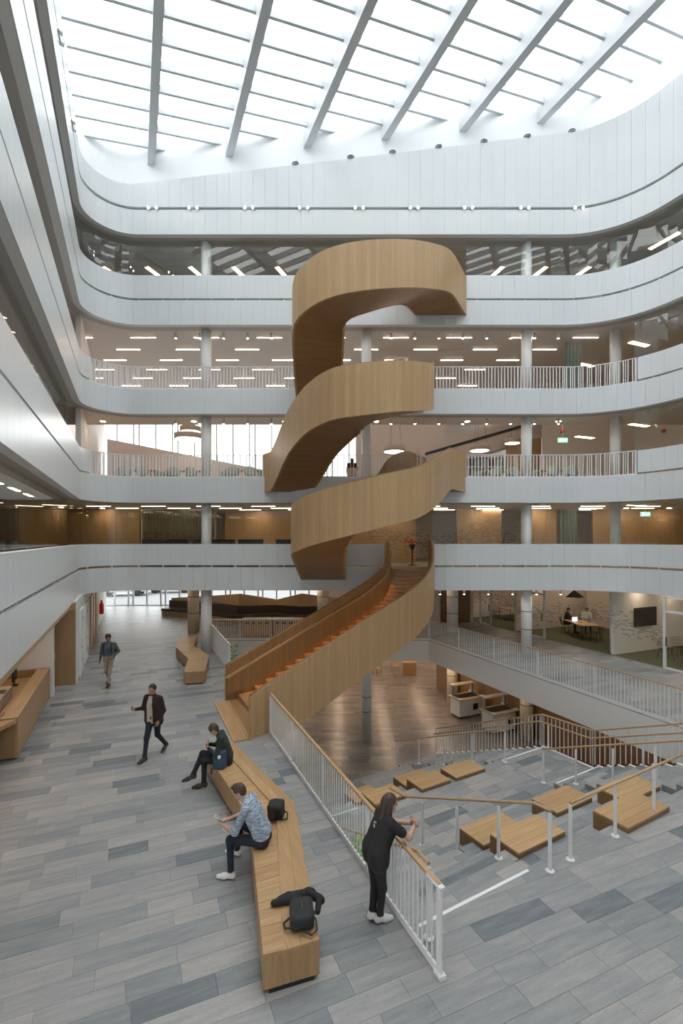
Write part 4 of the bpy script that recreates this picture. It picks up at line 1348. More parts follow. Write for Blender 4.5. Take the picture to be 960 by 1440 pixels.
MB().prism(q, 0.86, 0.95).build('top', M['oak_u'], ret)
MB().prism([uv(12.2, -2.98), uv(9.7, -3.06), uv(9.7, -3.12), uv(12.2, -3.04)], 0.03, 0.86).build('front_panel', M['oak_u'], ret)
MB().prism([uv(12.26, -3.0), uv(12.2, -3.0), uv(12.2, -4.0), uv(12.26, -4.0)], 0.03, 0.86).build('side_panel', M['oak_z'], ret)
def unit(name, label, cat, u, v, z, size, mat, extra=None, rz=ROT_V):
    c = uv(u, v)
    root = empty(name, (c[0], c[1], z), label=label, cat=cat)
    MB().box((c[0], c[1], z + size[2] / 2), size, rz).build('body', mat, root)
    if extra: extra(root, c, z)
    return root
def pr(root, c, z):
    MB().box((c[0] + 0.03, c[1] + 0.1, z + 0.275), (0.30, 0.34, 0.01), ROT_V).build('lid', M['black'], root)
    MB().box((c[0] + 0.03, c[1] - 0.45, z + 0.275), (0.22, 0.2, 0.01), ROT_V).build('tray', M['black'], root)
unit('printer', 'beige office printer with dark panels behind the desk front', 'printer', 15.3, -3.35, 0.74, (0.5, 1.3, 0.27), M['chair_beige'], pr)
for k, (u, v, w, h, m) in enumerate(((14.2, -3.1, 0.25, 0.06, 'paper'), (14.2, -3.12, 0.24, 0.05, 'red'), (14.1, -3.45, 0.3, 0.08, 'paper'))):
    z = 0.74 + (0.062 if k == 1 else 0)
    unit('book_stack', ('white paper stack behind the desk front', 'red book lying on the white paper stack', 'thick paper pile beside the red book')[k], 'book', u, v, z, (w, 0.32, h), M[m],
         lambda r, c, z: MB().box((c[0], c[1], z + 0.004), (0.2, 0.29, 0.008), ROT_V).build('cover', M['brown_leather'], r))
def mon(root, c, z):
    MB().box((c[0], c[1], z + 0.32), (0.03, 0.52, 0.36), ROT_V).build('screen', M['black'], root)
    MB().box((c[0], c[1], z + 0.10), (0.03, 0.05, 0.2), ROT_V).build('stand', M['black'], root)
unit('computer_monitor', 'black monitor on the reception desk worktop', 'monitor', 17.0, -3.25, 0.74, (0.2, 0.24, 0.015), M['black'], mon)
ch = empty('office_chair', (*uv(12.9, -4.6), 0), label='black office chair behind the reception desk', cat='chair')
c = uv(15.9, -4.4); ch.location = (c[0], c[1], 0); LOC[ch.name] = ((c[0], c[1], 0), 0)
MB().box((c[0], c[1], 0.48), (0.5, 0.5, 0.08), ROT_V).build('seat', M['black'], ch)
MB().box((c[0] - 0.22, c[1] - 0.1, 0.85), (0.06, 0.46, 0.6), ROT_V).build('backrest', M['black'], ch)
MB().lathe((c[0], c[1], 0.05), [(0.03, 0), (0.03, 0.4)], 8).build('stem', M['grey_metal'], ch)
for k in range(5):
    th = k * 1.2566
    MB().bar((c[0], c[1], 0.07), (c[0] + 0.3 * math.cos(th), c[1] + 0.3 * math.sin(th), 0.04), 0.04, 0.04).build('foot', M['black'], ch)

# ------------------------------------------------------------------ meeting rooms on the right of the hall
mr = MB().prism([uv(3, 19.12), uv(3, 27.2), uv(25.5, 27.2), uv(25.5, 19.12)], -1.03, 0.004)
tag(mr.build('floor', M['carpet_green']), 'green carpet floor of the meeting rooms', 'floor', kind='structure')
ustruct('wall_meeting_back', 'cream back wall of the meeting rooms', [(3, 25.5, 24.6, 24.8, 0, 2.87)], M['plaster'])
ustruct('wall_meeting_partition', 'cream partition wall carrying the television', [(14.75, 14.9, 19.3, 24.6, 0, 2.87)], M['plaster_white'])
ustruct('wall_meeting_far', 'cream partition wall between the two further meeting rooms', [(20.6, 20.75, 19.3, 24.6, 0, 2.87)], M['plaster'])
ustruct('wall_meeting_end', 'cream end wall of the furthest meeting room', [(25.3, 25.5, 19.2, 24.6, 0, 2.87)], M['plaster'])
win_n += 1
gw = empty('window_%d' % win_n, (*uv(15, 19.1), 0), label='glass wall of the meeting rooms with floor to ceiling panes', cat='window', kind='structure')
def gpane(u0, u1):
    mb = MB(); ubox(mb, u0 + 0.006, u1 - 0.006, 19.09, 19.105, 0.02, 2.83); mb.build('pane', M['glass_part'], gw)
for a, b in ((7.0, 8.6), (8.6, 10.2), (12.45, 13.7), (13.7, 15.2), (15.2, 16.9), (16.9, 18.4), (19.55, 20.9), (20.9, 22.4), (23.4, 25.3)): gpane(a, b)
mb = MB(); ubox(mb, 7, 25.4, 19.07, 19.125, 0.0, 0.02); mb.build('sill', M['grey_metal'], gw)
def gdoor(u0, u1, label, mat=None):
    global dn
    dn += 1
    mat = mat or M['steel_white']
    root = empty('door_%d' % dn, (*uv((u0 + u1) / 2, 19.1), 0), label=label, cat='door', kind='structure')
    w = 0.09
    for a, b, z0, z1 in ((u0, u0 + w, 0, 2.83), (u1 - w, u1, 0, 2.83), (u0, u1, 2.2, 2.2 + w), (u0, u1, 0.0, 0.07), (u0, u1, 2.76, 2.83)):
        mb = MB(); ubox(mb, a, b, 19.05, 19.14, z0, z1); mb.build('frame', mat, root)
    mb = MB(); ubox(mb, u0 + w, u1 - w, 19.09, 19.105, 0.07, 2.2); mb.build('pane', M['glass_part'], root)
    mb = MB(); ubox(mb, u0 + w, u1 - w, 19.09, 19.105, 2.29, 2.76); mb.build('pane', M['glass_part'], root)
    c = uv(u1 - 0.14 if u1 < 14 else u0 + 0.14, 19.02); MB().box((c[0], c[1], 1.08), (0.03, 0.03, 0.36), ROT_V).build('handle', M['black'], root)
gdoor(10.2, 12.45, 'white framed glass door of the meeting room with the television')
gdoor(18.4, 19.55, 'white framed glass door of the middle meeting room')
gdoor(22.4, 23.4, 'white framed glass door of the furthest meeting room', M['steel_white'])
# black dashes stuck on the glass
def decal(label, fpos, n, seed, parent, wid=(0.08, 0.2), h=0.018, mat=None):
    rr = random.Random(seed)
    mb = MB()
    for k in range(n):
        a, z, dirx, diry, ox, oy = fpos(rr)
        w = rr.uniform(*wid) / 2
        hh = h / 2
        mb.poly([(ox - dirx * w, oy - diry * w, z - hh), (ox + dirx * w, oy + diry * w, z - hh), (ox + dirx * w, oy + diry * w, z + hh), (ox - dirx * w, oy - diry * w, z + hh)])
    o = mb.build('dash_film', mat or M['dash'], parent)
    tag(o, kind='stuff')
M['dash'] = plain('dark_film', (0.05, 0.04, 0.03), 0.5)
def fz(rr):
    u = rr.uniform(12.5, 25.2)
    z = 1.45 + 0.25 * math.sin(u * 0.9) + rr.gauss(0, 0.26)
    z = round(z / 0.07) * 0.07
    x, y = uv(u, 19.075)
    return u, z, UX, UY, x, y
decal('', fz, 620, 4, gw)
# television
tv_ = empty('television', (*uv(14.72, 21.3), 1.1), label='black flat television on the cream partition wall', cat='television')
c = uv(14.70, 21.3); MB().box((c[0], c[1], 1.55), (1.45, 0.05, 0.85), ROT_V).build('screen', M['black'], tv_)
c = uv(14.735, 21.3); MB().box((c[0], c[1], 1.55), (0.5, 0.03, 0.4), ROT_V).build('bracket', M['grey_metal'], tv_)
# furniture prototypes
def wire_chair():
    root = empty('wire_chair', (0, 0, 0))
    mb = MB()
    for k in range(7):
        x = -0.21 + 0.07 * k
        mb.tube([(x, 0.22, 0.46), (x, -0.05, 0.43), (x * 1.05, -0.2, 0.47), (x * 0.95, -0.27, 0.8)], 0.006, 5)
    mb.build('back_shell', M['black'], root, True)
    mb = MB()
    for z, y, w in ((0.46, 0.22, 0.22), (0.43, 0.05, 0.23), (0.44, -0.08, 0.23), (0.55, -0.22, 0.23), (0.68, -0.25, 0.22), (0.8, -0.27, 0.21)):
        mb.tube([(-w, y + 0.04, z), (-w * 0.5, y, z), (w * 0.5, y, z), (w, y + 0.04, z)], 0.006, 5)
    mb.build('seat_shell', M['black'], root, True)
    for sx in (-1, 1):
        for sy in (-1, 1): MB().tube([(sx * 0.15, sy * 0.13, 0.44), (sx * 0.23, sy * 0.22, 0.0)], 0.009, 6).build('leg', M['black'], root, True)
    return root
def tub_chair(shell):
    root = empty('tub_chair', (0, 0, 0))
    mb = MB()
    n = 14
    vs, fs = [], []
    for j in range(4):
        for k in range(n + 1):
            th = math.pi * (-0.12 + 1.24 * k / n)
            r = (0.24, 0.28, 0.29, 0.27)[j]
            z = (0.40, 0.52, 0.66, 0.66 + 0.14 * math.sin(max(0, min(math.pi, th))))[j]
            vs.append((r * math.cos(th), -r * math.sin(th) * 0.95, z))
    for j in range(3):
        for k in range(n): fs.append((j * (n + 1) + k, j * (n + 1) + k + 1, (j + 1) * (n + 1) + k + 1, (j + 1) * (n + 1) + k))
    vi = [(x * 0.88, y * 0.88, z) for x, y, z in vs]
    mb.faces(vs, fs, 0, True); mb.faces(vi, [f[::-1] for f in fs], 0, True)
    t = 3 * (n + 1)
    mb.faces(vs[t:] + vi[t:], [(k, n + 1 + k, n + 2 + k, k + 1) for k in range(n)], 0)
    mb.build('back_shell', shell, root, True)
    MB().lathe((0, 0, 0.40), [(0.24, 0), (0.25, 0.03), (0.22, 0.05)], 16).build('seat', shell, root, True)
    for sx in (-1, 1):
        for sy in (-1, 1): MB().tube([(sx * 0.15, sy * 0.14, 0.40), (sx * 0.22, sy * 0.21, 0.0)], [0.016, 0.009], 6).build('leg', M['oak_z'], root, True)
    return root
def table(top_mat, leg_mat, w=1.4, d=0.8, h=0.74, round_=False):
    root = empty('table', (0, 0, 0))
    if round_:
        MB().lathe((0, 0, h - 0.03), [(w / 2, 0), (w / 2, 0.03)], 24).build('table_top', top_mat, root, True)
        MB().lathe((0, 0, 0), [(0.3, 0), (0.28, 0.02), (0.04, 0.04), (0.035, h - 0.03)], 16).build('pedestal', leg_mat, root, True)
    else:
        MB().box((0, 0, h - 0.015), (w, d, 0.03)).build('table_top', top_mat, root, True)
        for sx in (-1, 1):
            for sy in (-1, 1): MB().tube([(sx * (w / 2 - 0.1), sy * (d / 2 - 0.08), h - 0.03), (sx * (w / 2 - 0.04), sy * (d / 2 - 0.04), 0)], 0.018, 6).build('leg', leg_mat, root, True)
    return root
def place(proto, used, loc, rz, label, cat, group=None):
    o = proto if not used.get(proto.name) else copy_tree(proto)
    used[proto.name] = True
    o.location = loc; o.rotation_euler = (0, 0, rz)
    if 'group' in o: del o['group']
    return tag(o, label, cat, group)
used = {}
def dir_to(dx, dy): return math.atan2(dy, dx) - math.pi / 2
WC = wire_chair()
MT = table(M['oak_x'], M['black'], 1.9, 1.0)
place(MT, used, (*uv(18.1, 21.3), 0.004), ROT_V + 1.2, 'oak meeting table where two people sit with a laptop', 'table')
for k, (u, v, r) in enumerate(((17.0, 22.3, 2.6), (19.3, 21.5, dir_to(0.9, -0.6)), (18.95, 22.6, dir_to(-0.2, -1.0)), (16.9, 20.9, 0.4))):
    place(WC, used, (*uv(u, v), 0.004), r, 'black wire chair at the meeting table with the laptop', 'chair', 'wire chairs in the middle meeting room')
MT2 = place(MT, used, (*uv(12.1, 21.6), 0.004), ROT_V, 'oak meeting table in the room with the television', 'table')
for u, v, r in ((13.35, 20.6, 3.0), (13.35, 21.5, 3.1), (12.0, 20.0, -1.2), (13.35, 22.4, 3.3)):
    place(WC, used, (*uv(u, v), 0.004), r, 'black wire chair in the television meeting room', 'chair', 'wire chairs in the television room')
place(MT, used, (*uv(23.2, 21.6), 0.004), ROT_V + 1.57, 'oak meeting table in the furthest meeting room', 'table')
for u, v, r in ((22.1, 21.2, 0.3), (24.4, 21.3, 3.3), (23.2, 20.1, -1.2)):
    place(WC, used, (*uv(u, v), 0.004), r, 'black wire chair in the furthest meeting room', 'chair', 'wire chairs in the furthest room')
lap = empty('laptop', (*uv(18.35, 21.15), 0.744), label='open laptop with a bright screen on the meeting table', cat='laptop')
c = uv(18.35, 21.15)
MB().box((c[0], c[1], 0.752), (0.34, 0.24, 0.015), 0.2).build('keyboard', M['grey_metal'], lap)
MB().faces
sc_ = MB(); sc_.box((c[0] + 0.02, c[1] + 0.14, 0.87), (0.34, 0.012, 0.23), 0.2); sc_.build('lid', M['grey_metal'], lap)
sc_ = MB(); sc_.box((c[0] + 0.022, c[1] + 0.131, 0.87), (0.31, 0.006, 0.2), 0.2); sc_.build('screen', M['screen'], lap)
def pyramid_lamp(u, v, label, z=2.05):
    c = uv(u, v)
    root = empty('pendant_lamp', (c[0], c[1], z), label=label, cat='lamp')
    mb = MB(); r = 0.5
    base = [(c[0] + r * math.cos(a), c[1] + r * 0.8 * math.sin(a), z) for a in (3.3, 4.9, 6.1, 1.6)]
    ap_ = (c[0], c[1], z + 0.38)
    for i in range(4): mb.poly([base[i], base[(i + 1) % 4], ap_])
    mb.poly([(p[0], p[1], p[2]) for p in base][::-1], 1)
    mb.build('shade', [M['black'], M['lamp_soft']], root)
    MB().tube([(c[0], c[1], z + 0.38), (c[0], c[1], 2.86)], 0.006, 5).build('cable', M['black'], root)
pyramid_lamp(18.3, 21.0, 'black pyramid pendant above the table with the laptop')
pyramid_lamp(23.4, 21.0, 'black pyramid pendant in the furthest meeting room')
pyramid_lamp(11.9, 21.6, 'black pyramid pendant in the television meeting room')

# ------------------------------------------------------------------ back of the hall
sofa = empty('long_sofa', (-7.0, 29.5, 0), label='long zigzag sofa with dark brown cushions and high oak back', cat='sofa')
zz = [G(229, 866), G(262, 862), G(330, 862), G(345, 872), G(400, 868), G(452, 866), G(520, 868)]
zz = [(-11.9, 31.2), (-9.3, 30.2), (-6.6, 28.2), (-4.2, 28.6), (-2.6, 27.9), (0.3, 28.4), (2.4, 28.0)]
zz = [(x, y + 0.8) for x, y in zz]
ZO = {d: offset(zz, d) for d in (0.0, -0.04, 0.72, 0.75, 0.95, 1.15)}
SH = (1.05, 1.3, 1.65, 1.25, 1.7, 1.3, 1.6)
for k in range(len(zz) - 1):
    seg = lambda d0, d1: [ZO[d0][k], ZO[d0][k + 1], ZO[d1][k + 1], ZO[d1][k]]
    MB().prism(seg(0.0, 0.75), 0.0, 0.30).build('plinth', M['oak_z'], sofa)
    MB().prism(seg(-0.04, 0.75), 0.30, 0.46).build('seat_cushion', M['brown_leather'], sofa)
    MB().prism(seg(0.72, 0.95), 0.46, 0.92).build('back_cushion', M['brown_leather'], sofa)
    MB().prism(seg(0.95, 1.15), 0.0, [SH[k], SH[k + 1], SH[k + 1], SH[k]]).build('back_panel', M['oak_wall'], sofa)
for x in (-5.4, -2.0, 0.6):
    c = (x, 28.0)
    st = empty('side_table', (c[0], c[1], 0), label='small dark side table in front of the long sofa', cat='table', group='side tables at the sofa')
    MB().lathe((c[0], c[1], 0.62), [(0.32, 0), (0.32, 0.03)], 16).build('table_top', M['black'], st)
    MB().lathe((c[0], c[1], 0), [(0.18, 0), (0.03, 0.02), (0.025, 0.62)], 10).build('pedestal', M['black'], st)
# oak bar with openings behind the far railing
for k, (x0, x1) in enumerate(((-5.2, -3.65), (-3.6, -2.05), (-2.0, -0.45))):
    cb = empty('oak_cabinet', ((x0 + x1) / 2, 25.6, 0), label=('low oak cabinet behind the far railing nearest the white column', 'middle low oak cabinet behind the far railing', 'low oak cabinet behind the far railing nearest the stair')[k], cat='cabinet')
    MB().box(((x0 + x1) / 2, 25.6, 0.42), (x1 - x0, 0.5, 0.84)).build('body', M['oak_wall'], cb)
    MB().box(((x0 + x1) / 2, 25.6, 0.86), (x1 - x0 + 0.02, 0.56, 0.04)).build('top', M['oak_x'], cb)
    for j in range(4): MB().box((x0 + 0.25 + j * 0.35, 25.345, 0.66), (0.2, 0.02, 0.1)).build('slot', M['dark_gap'], cb)
# warm wall and doors behind the walkway
mb = MB(); mb.box((5.75, 29.5, 1.42), (4.5, 0.2, 2.86)); tag(mb.build('wall_hall_back', M['plaster']), 'warm wall at the end of the walkway', 'wall', kind='structure')
for k, (x, w) in enumerate(((6.4, 0.8), (7.4, 0.8))):
    dn += 1
    root = empty('door_%d' % dn, (x, 29.35, 0), label=('dark oak door at the end of the walkway nearer the picture', 'dark oak door at the end of the walkway nearer the meeting rooms')[k], cat='door', kind='structure')
    MB().box((x, 29.36, 1.1), (w, 0.06, 2.2)).build('door_leaf', M['oak_dark'], root)
    MB().box((x, 29.33, 2.27), (w + 0.2, 0.1, 0.1)).build('frame', M['oak_wall'], root)
    MB().box((x - w / 2 + 0.1, 29.31, 1.05), (0.14, 0.04, 0.03)).build('handle', M['chrome'], root)
pic = empty('wall_screen', (5.2, 29.36, 1.9), label='small dark screen on the warm wall at the end of the walkway', cat='screen')
MB().box((5.2, 29.36, 2.05), (0.8, 0.05, 0.45)).build('screen', M['black'], pic)
MB().box((5.2, 29.385, 2.05), (0.86, 0.03, 0.51)).build('frame', M['grey_metal'], pic)

# ------------------------------------------------------------------ first storey rooms behind glass
Z1 = FLR[1]
def room_wall(name, label, x0, x1, y, z0, z1, mat, th=0.15):
    mb = MB().box(((x0 + x1) / 2, y + th / 2, (z0 + z1) / 2), (x1 - x0, th, z1 - z0))
    return tag(mb.build(name, mat), label, 'wall', kind='structure')
def panelled(name, label, x0, x1, y, z0, z1, mat, w=0.6, cat='wall'):
    root = MB().box(((x0 + x1) / 2, y + 0.12, (z0 + z1) / 2), (x1 - x0, 0.16, z1 - z0)).build(name, M['oak_dark'])
    tag(root, label, cat, kind='structure')
    n = max(1, round((x1 - x0) / w)); s = (x1 - x0) / n
    for k in range(n):
        link('panel', unit_box('panel', (s - 0.008, 0.04, z1 - z0), mat), root, (x0 + (k + 0.5) * s, y + 0.02, (z0 + z1) / 2))
    return root
panelled('wall_first_a', 'oak panelled wall on the first storey beside the rounded corner', -19.9, -10.6, 25.4, Z1, 6.64, M['oak_wall'])
panelled('wall_first_b', 'oak panelled wall on the first storey behind the sofas', -6.5, -2.4, 27.0, Z1, 6.64, M['oak_wall'], 1.0)
panelled('wall_first_c', 'oak panelled wall on the first storey right of the stair', 6.2, 8.6, 26.0, Z1, 6.64, M['oak_wall'], 0.8)
panelled('wall_first_d', 'oak panelled wall on the first storey beside the green curtain', 9.6, 11.3, 25.4, Z1, 6.64, M['oak_wall'], 0.6)
panelled('wall_first_e', 'oak panelled wall on the first storey below the exit sign', 13.2, 21.0, 25.4, Z1, 6.64, M['oak_wall'], 0.9)
room_wall('wall_first_f', 'pale wall on the first storey behind the head of the oak stair', 0.5, 3.9, 25.5, Z1, 6.64, M['oak_wall'])
room_wall('wall_first_g', 'dark wall at the back of the first storey rooms', -12, 24, 30.0, Z1, 6.64, M['plaster'])
lw1 = MB()
lw1.prism([uv(2, -6.6), uv(32, -6.6), uv(32, -6.75), uv(2, -6.75)], Z1, 6.64)
tag(lw1.build('wall_first_left', M['oak_wall']), 'oak wall of the first storey rooms along the left side', 'wall', kind='structure')
def curtain(label, x0, x1, y, z0, z1, mat, amp=0.05, pitch=0.16):
    mb = MB()
    n = int((x1 - x0) / (pitch / 6))
    fr, bk = [], []
    for k in range(n + 1):
        x = x0 + (x1 - x0) * k / n
        d = amp * math.sin(2 * math.pi * (x - x0) / pitch)
        fr.append((x, y + d)); bk.append((x, y + d + 0.01))
    for k in range(n):
        mb.poly([(*fr[k], z0), (*fr[k + 1], z0), (*fr[k + 1], z1), (*fr[k], z1)], 0, None, True)
        mb.poly([(*bk[k + 1], z0), (*bk[k], z0), (*bk[k], z1), (*bk[k + 1], z1)], 0, None, True)
    o = empty('curtain', ((x0 + x1) / 2, y, z0), label=label, cat='curtain')
    mb.build('cloth', mat, o)
    MB().box(((x0 + x1) / 2, y, z1 + 0.01), (x1 - x0, 0.06, 0.03)).build('track', M['grey_metal'], o)
curtain('grey pleated curtain on the first storey behind the sofas', -10.5, -6.6, 25.5, Z1 + 0.02, 6.58, M['curtain'])
curtain('green grey curtain on the first storey right of the stair', 11.4, 12.3, 25.3, Z1 + 0.02, 6.58, M['curtain_green'])
curtain('narrow grey curtain on the first storey near the far window', -2.2, -0.6, 27.2, Z1 + 0.02, 6.58, M['curtain'])
curtain('green grey curtain on the third storey beside the corner column', 10.5, 11.25, 22.75, FLR[3] + 0.005, 14.32, M['curtain_green'])
# room with the painted glass behind the stair head
win_n += 1
gr2 = empty('window_%d' % win_n, (4.5, 24.2, Z1), label='glass room front with dash pattern behind the head of the oak stair', cat='window', kind='structure')
for k in range(6):
    MB().box((1.75 + 0.9 * k, 24.2, Z1 + 1.4), (0.885, 0.014, 2.8)).build('pane', M['glass_part'], gr2)
def fz2(rr):
    x = rr.uniform(1.4, 9.6)
    z = round((Z1 + 1.25 + 0.2 * math.sin(x * 1.1) + rr.gauss(0, 0.3)) / 0.07) * 0.07
    return x, z, 1, 0, x, 24.18
decal('', fz2, 420, 8, gr2)
def fz3(rr):
    x = rr.uniform(-10.4, -6.7)
    z = round((Z1 + 1.2 + rr.gauss(0, 0.22)) / 0.07) * 0.07
    return x, z, 1, 0, x, 25.3
win_n += 1
gr3 = empty('window_%d' % win_n, (-8.5, 25.33, Z1), label='glass room front with dash pattern in front of the grey curtain', cat='window', kind='structure')
for k in range(4): MB().box((-10.0 + 0.98 * k, 25.33, Z1 + 1.4), (0.965, 0.014, 2.8)).build('pane', M['glass_part'], gr3)
decal('', fz3, 240, 9, gr3)
# black sofas along the parapet
def black_sofa(x0, x1, y, label):
    root = empty('black_sofa', ((x0 + x1) / 2, y, Z1), label=label, cat='sofa')
    c = (x0 + x1) / 2
    MB().box((c, y + 0.35, Z1 + 0.25), (x1 - x0, 0.7, 0.36)).build('seat', M['black_leather'], root)
    MB().box((c, y, Z1 + 0.72), (x1 - x0, 0.14, 1.02)).build('backrest', M['black_leather'], root)
    for x in (x0 + 0.1, x1 - 0.1): MB().box((x, y + 0.35, Z1 + 0.035), (0.06, 0.6, 0.07)).build('foot', M['grey_metal'], root)
for k, (a, b) in enumerate(((200, 264), (271, 330), (335, 370), (388, 425))):
    s = 22.2
    black_sofa((a - CX) * s / F_PX, (b - CX) * s / F_PX, s, ('long black sofa behind the first storey glass beside the rounded corner', 'black sofa behind the first storey glass left of the column', 'short black sofa behind the first storey glass right of the column', 'black sofa behind the first storey glass nearest the spiral stair')[k])
for k, u in enumerate((14.2, 16.8)):
    c0 = uv(u, -3.3)
    root = empty('black_sofa', (c0[0], c0[1], Z1), label=('black sofa behind the left hand glass nearer the reception', 'black sofa behind the left hand glass nearer the corner')[k], cat='sofa')
    mb = MB(); ubox(mb, u - 1.0, u + 1.0, -3.9, -3.25, Z1 + 0.07, Z1 + 0.43); mb.build('seat', M['black_leather'], root)
    mb = MB(); ubox(mb, u - 1.0, u + 1.0, -3.25, -3.1, Z1 + 0.21, Z1 + 1.22); mb.build('backrest', M['black_leather'], root)
    mb = MB(); ubox(mb, u - 0.9, u + 0.9, -3.7, -3.3, Z1, Z1 + 0.07); mb.build('foot', M['grey_metal'], root)
# potted reeds behind the first storey glass and red flowers at the stair head
def reeds(x, y, z, label, n, mat, h, spread, pot=0.16):
    root = empty('potted_plant', (x, y, z), label=label, cat='plant')
    MB().lathe((x, y, z), [(pot * 0.75, 0), (pot, 0.3), (pot * 0.9, 0.3)], 14).build('pot', M['black'], root)
    mb = MB(); rr = random.Random(int(x * 100))
    for k in range(n):
        th, l = rr.uniform(0, 6.28), rr.uniform(0.6, 1.0) * h
        dx, dy = math.cos(th) * spread * rr.random(), math.sin(th) * spread * rr.random()
        mb.tube([(x, y, z + 0.28), (x + dx * 0.4, y + dy * 0.4, z + 0.28 + l * 0.6), (x + dx, y + dy, z + 0.28 + l)], [0.014, 0.012, 0.004], 5)
    mb.build('stems', mat, root)
    return root
reeds(7.5, 22.6, Z1, 'potted tall brown reeds behind the first storey glass', 26, M['oak_dark'], 1.5, 0.35)
vs_ = empty('flower_vase', (3.35, 22.9, Z1), label='tall black flower stand with red flowers at the head of the oak stair', cat='vase')
MB().lathe((3.35, 22.9, Z1), [(0.22, 0), (0.2, 0.02), (0.03, 0.05), (0.03, 0.7), (0.16, 0.95), (0.14, 1.0)], 14).build('stand', M['black'], vs_)
mb = MB(); rr = random.Random(2)
for k in range(28): mb.lathe((3.35 + rr.gauss(0, 0.16), 22.9 + rr.gauss(0, 0.12), Z1 + 1.02 + abs(rr.gauss(0, 0.12))), [(0.01, 0), (0.05, 0.03), (0.01, 0.07)], 7)
mb.build('flowers', M['red'], vs_)
# ------------------------------------------------------------------ second storey: cafe behind the railing
Z2 = FLR[2]
mb = MB().prism([(-14.55, 30.0), (-4.8, 30.0), (-4.8, 30.25), (-14.55, 30.25)], Z2, [11.28, 9.35, 9.35, 11.28])
tag(mb.build('wall_second_slope', M['plaster']), 'warm wall with a sloping top edge in front of the tall windows', 'wall', kind='structure')
# right: big sloping underside and warm wall
room_wall('wall_second_back', 'warm panelled wall of the second storey behind the stair', 0.9, 6.6, 30.6, Z2, 14.33, M['plaster'])
mb = MB().prism([(4.9, 30.1), (17.5, 30.1), (17.5, 32.0), (4.9, 32.0)], [9.15, 13.0, 13.0, 9.15], [10.9, 14.33, 14.33, 10.9])
tag(mb.build('ceiling_slope', M['plaster']), 'warm sloping underside of an upper flight on the second storey', 'ceiling', kind='structure')
mb = MB()
mb.prism([(5.2, 30.04), (12.5, 30.04), (12.5, 30.1), (5.2, 30.1)], [10.25, 12.35, 12.35, 10.25], [10.42, 12.52, 12.52, 10.42])
tag(mb.build(trim_name(), M['dark_gap']), 'dark slot along the sloping underside', 'trim', kind='structure')
panelled('wall_second_oak', 'bright oak wall of the second storey beside the bookshelf', 10.1, 12.2, 29.5, Z2, 11.2, M['oak_wall'], 0.5)
room_wall('wall_second_right', 'warm wall of the second storey below the exit sign', 11.9, 24.0, 28.6, Z2, 14.33, M['plaster'])
shelf = empty('bookshelf', (8.7, 29.6, Z2), label='tall shelf with blue and grey books on the second storey', cat='shelf')
MB().box((8.55, 29.95, Z2 + 1.3), (2.9, 0.26, 2.6)).build('carcass', M['grey_metal'], shelf)
for k in range(5): MB().box((8.55, 29.7, Z2 + 0.1 + 0.58 * k), (2.9, 0.3, 0.04)).build('shelf_board', M['white'], shelf)
rr = random.Random(6)
BOOK_M = [plain('book_%d' % k, c, 0.7) for k, c in enumerate(((0.08, 0.14, 0.22), (0.3, 0.36, 0.42), (0.5, 0.5, 0.46), (0.2, 0.05, 0.04), (0.15, 0.22, 0.2)))]
for k in range(4):
    x = 7.2
    while x < 9.9:
        w = rr.uniform(0.10, 0.2); h = rr.uniform(0.3, 0.48)
        o = MB().box((x + w / 2, 29.66, Z2 + 0.12 + 0.58 * k + h / 2), (w - 0.01, 0.22, h)).build('book', rr.choice(BOOK_M))
        tag(o, 'upright books on the tall second storey shelf', 'book', 'books on the tall shelf')
        x += w + (rr.uniform(0.0, 0.2) if rr.random() < 0.25 else 0)
TC = tub_chair(M['chair_green'])
TT = table(M['white'], M['black'], 1.5, 0.7)
def px_at(px, y): return (px - CX) * y / F_PX
for k, (px, lab) in enumerate(((195, 'left of the first balcony column'), (262, 'just left of the balcony column'), (343, 'beside the foot of the oak stair'), (700, 'left of the right hand balcony column'), (778, 'right of the right hand balcony column'))):
    y = 23.3 + 0.25 * (k % 2)
    place(TT, used, (px_at(px, y), y, Z2), 0.0, 'white cafe table on the second balcony ' + lab, 'table')
    for dx, dy, r in ((-0.35, -0.72, 0.15), (0.45, -0.7, -0.2), (-1.05, 0.0, 1.7), (1.0, 0.1, -1.5)):
        place(TC, used, (px_at(px, y) + dx, y + dy, Z2), r + (math.pi if False else 0), 'pale green tub chair at the white table ' + lab, 'chair', 'green tub chairs ' + lab)
TCB = tub_chair(M['chair_beige'])
place(TCB, used, (px_at(495, 23.0), 23.0, Z2), 0.0, 'beige tub chair with a person in it on the second balcony', 'chair')
place(TCB, used, (px_at(430, 23.2), 23.2, Z2), 0.5, 'empty beige tub chair beside the seated person on the second balcony', 'chair')
place(TCB, used, (px_at(540, 23.4), 23.4, Z2), -0.5, 'empty beige tub chair right of the seated person on the second balcony', 'chair')
def ring_lamp(x, y, z, r, label):
    root = empty('ring_lamp', (x, y, z), label=label, cat='lamp')
    MB().lathe((x, y, z), [(r * 0.96, 0.0), (r, 0.02), (r, 0.28), (r * 0.9, 0.30)], 32).build('drum', M['chair_beige'], root)
    MB().lathe((x, y, z - 0.012), [(r * 0.9, 0), (r * 0.9, 0.01)], 32).build('diffuser', M['lamp_soft'], root)
    for k in range(3):
        th = 2.1 * k
        MB().tube([(x + r * 0.7 * math.cos(th), y + r * 0.7 * math.sin(th), z + 0.29), (x, y, 14.34)], 0.006, 4).build('cable', M['black'], root)
ring_lamp(px_at(266, 26.0), 26.0, 10.42, 0.78, 'large round beige pendant near the tall windows')
ring_lamp(px_at(268, 28.8), 28.8, 11.45, 0.62, 'round beige pendant hanging behind the larger one by the windows')
ring_lamp(px_at(554, 25.6), 25.6, 9.68, 0.58, 'round glowing pendant beside the stair on the second storey')
